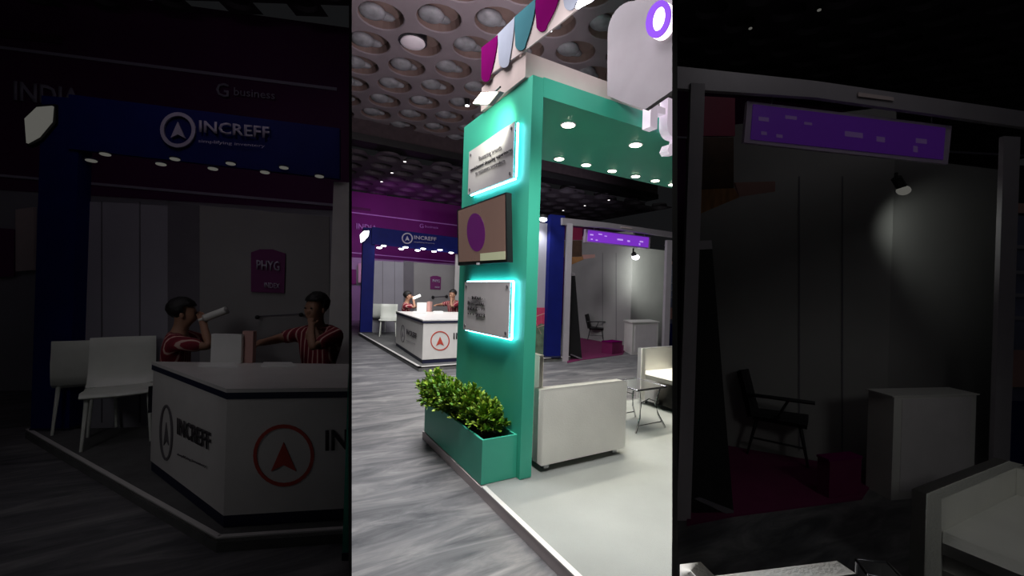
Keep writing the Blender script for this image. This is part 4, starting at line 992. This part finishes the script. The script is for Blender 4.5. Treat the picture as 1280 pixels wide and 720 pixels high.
# table glimpse
g = onz(1088, 709, .5)
t = thing('glass_table', 'thin chrome framed glass table edge between the two sofas of the dim right bay', 'table', (g.x, g.y, 0))
o = Vector((g.x, g.y, 0)); u1 = RT; u2 = FW
cs = [o-u1*.05-u2*.05, o+u1*.06-u2*.08, o+u1*.09+u2*.03, o-u1*.02+u2*.04]
bm = BM(); prism(bm, cs, .495, .503); finish('glass_top', bm, 'dark_glass', t)
bm = BM()
for a, b in zip(cs, cs[1:]+cs[:1]): tube(bm, [a+Vector((0, 0, .5)), b+Vector((0, 0, .5))], .007)
finish('top_frame', bm, 'chrome', t, True)
for c in cs:
    bm = BM(); tube(bm, [c+Vector((0, 0, .5)), c], .007); finish('leg', bm, 'chrome', t, True)

# ---- dim left bay: green end panel next to the divider
ZONE = 'L'
g0 = onz(427.5, 700, 0); g1 = onz(441, 700, 0)
t = thing('green_end_panel', 'narrow teal green end panel at the right limit of the dim left bay', 'panel', (g0.x, g0.y, 0))
bm = BM(); prism(bm, wallfoot(g0, g1, .04), 0.0, z_at(g0.x, g0.y, 52)); finish('panel', bm, 'green_paint', t)
bm = BM(); prism(bm, wallfoot(onz(427, 701, 0), onz(441, 701, 0), .045), 0.0, .04); finish('foot', bm, 'navy_trim', t)

# ---- ceilings of the side bays
def small_coffers(name, zone, d0, d1, l0, l1, z, pitch):
    rot = lambda x, y: tuple((RT*x+FW*y)[:2])
    nx = int((l1-l0)/pitch)+1; ny = int((d1-d0)/pitch)+1
    coffers(name, l0, d0, nx, ny, pitch, pitch*1.1, z, 'ceiling_far', pitch*.37, zone, .06, dishes=False, rot=rot)
small_coffers('ceiling_left', 'L', 3.6, 5.2, -9.0, -.9, 4.95, .42)
small_coffers('ceiling_right', 'R', 3.4, 9.0, .8, 10.5, 4.6, .42)
ZONE = 'R'
for x, y, lb in ((938, 35, 'tiny lamp on the dark ceiling of the right bay, left one of two'), (1024, 12, 'tiny lamp on the dark ceiling of the right bay, right one of two')):
    p = onz(x, y, 4.55); t = thing('ceiling_lamp', lb, 'lamp', p, 'tiny lamps on the dark right bay ceiling')
    bm = BM(); disc(bm, p, .022, .04, 12); finish('housing', bm, 'black', t)
    bm = BM(); disc(bm, p-Vector((0, 0, .01)), .018, .01, 12); finish('lens', bm, 'lamp_dim', t)
ZONE = None
# enclosing back wall for the right bay
ZONE = 'R'
a = FW*9.3+RT*1.0; b = FW*9.3+RT*14
bm = BM(); prism(bm, wallfoot(a, b, .1), 0, 4.6); struct(finish('wall_back_right', bm, 'bulkhead'))

# ================================================================== LIGHT
ZONE = None
def hall_fill(p, e, w, h, col, aim=None):  # unseen overhead area light, added as fill
    light('AREA', 'hall_fill_light', p, e, col, w, aim, sy=h)
def P(lat, d, z): v = RT*lat+FW*d; return Vector((v.x, v.y, z))
hall_fill(P(-.3, 3.2, 5.6), 135, 1.2, 1.2, (1, .97, .98))
hall_fill(P(.9, 3.6, 5.6), 55, 1.0, 1.0, (1, .97, .95))
hall_fill(P(-1.2, 6.5, 5.6), 150, 1.6, 1.6, (.96, .97, 1))
hall_fill(P(.5, 10.5, 5.1), 25, 3, 2, (.95, .93, 1))
hall_fill(P(2.2, 7.4, 4.6), 10, 1.6, 1.6, (.95, .95, 1))
hall_fill(P(-1.05, 3.5, 4.7), 60, .8, .8, (1, .98, .98), Vector((1.6, 3.3, 1.0)))
light('SPOT', 'counter_fill_spot', P(-1.3, 4.6, 4.8), 400, (1, .98, 1), .3, P(-1.6, 8.0, .5), 50, .9)  # added fill to brighten the counter front
light('SPOT', 'ceiling_fill_spot', Vector((2.6, 3.6, 3.45)), 430, (1, .84, .90), .2, Vector((1.9, 8.8, 6.0)), 110, .9)  # added above the canopy only to brighten the hall ceiling
light('SPOT', 'far_ceiling_fill_spot', Vector((9.0, 9.2, 3.4)), 170, (.9, .85, 1), .2, Vector((8.5, 14.0, 5.3)), 110, .9)  # added fill that lifts the dark far ceiling
# unseen spots added above the aisle to fill the booth front
light('SPOT', 'front_fill_spot', P(.25, 1.95, 3.2), 215, (1, .98, .94), .15, P(.5, 3.3, .6), 80, .9)
light('SPOT', 'front_fill_spot', P(-.05, 1.9, 2.98), 75, (1, .97, .96), .12, P(.75, 3.3, 3.0), 62, .9)
# purple wash over the far left wall
light('SPOT', 'purple_wash', (4.0, 14.0, 4.1), 190, (.85, .12, 1), .05, (4.6, 17.9, 3.0), 125, .9)
light('AREA', 'navy_booth_light', P(-1.9, 9.6, 2.75), 42, (1, .97, .95), 1.2, None, sy=.8)
light('SPOT', 'far_wall_fill', (2.4, 15.2, 4.6), 160, (1, .96, 1), .1, (3.0, 17.9, .9), 70, .9)  # added white fill for the lower far wall
# side bays: weak unseen fill lights added to each
light('SPOT', 'left_bay_fill', P(-2.9, .9, 2.3), 12, (1, .98, 1), .3, P(-2.5, 3.4, .45), 75, .9)
light('SPOT', 'right_bay_fill', P(2.7, .4, 2.2), 12, (.98, 1, .95), .3, P(2.7, 2.6, .45), 62, .9)
light('AREA', 'left_bay_top_fill', P(-2.7, 2.4, 4.2), 2.9, (1, .86, 1), 1.0, P(-2.9, 4.6, .9), sy=1)
light('AREA', 'right_bay_top_fill', P(2.6, 2.0, 4.0), 1.6, (1, .98, 1), 1.0, P(2.8, 3.6, .7), sy=1)
w = bpy.data.worlds.new('world'); sc.world = w; w.use_nodes = True
w.node_tree.nodes['Background'].inputs[0].default_value = (.9, .92, 1, 1); w.node_tree.nodes['Background'].inputs[1].default_value = .006
sc.view_settings.view_transform = 'Standard'; sc.view_settings.look = 'None'; sc.view_settings.gamma = 1; sc.view_settings.exposure = 0.2
try: sc.view_settings.use_curve_mapping = False
except Exception: pass
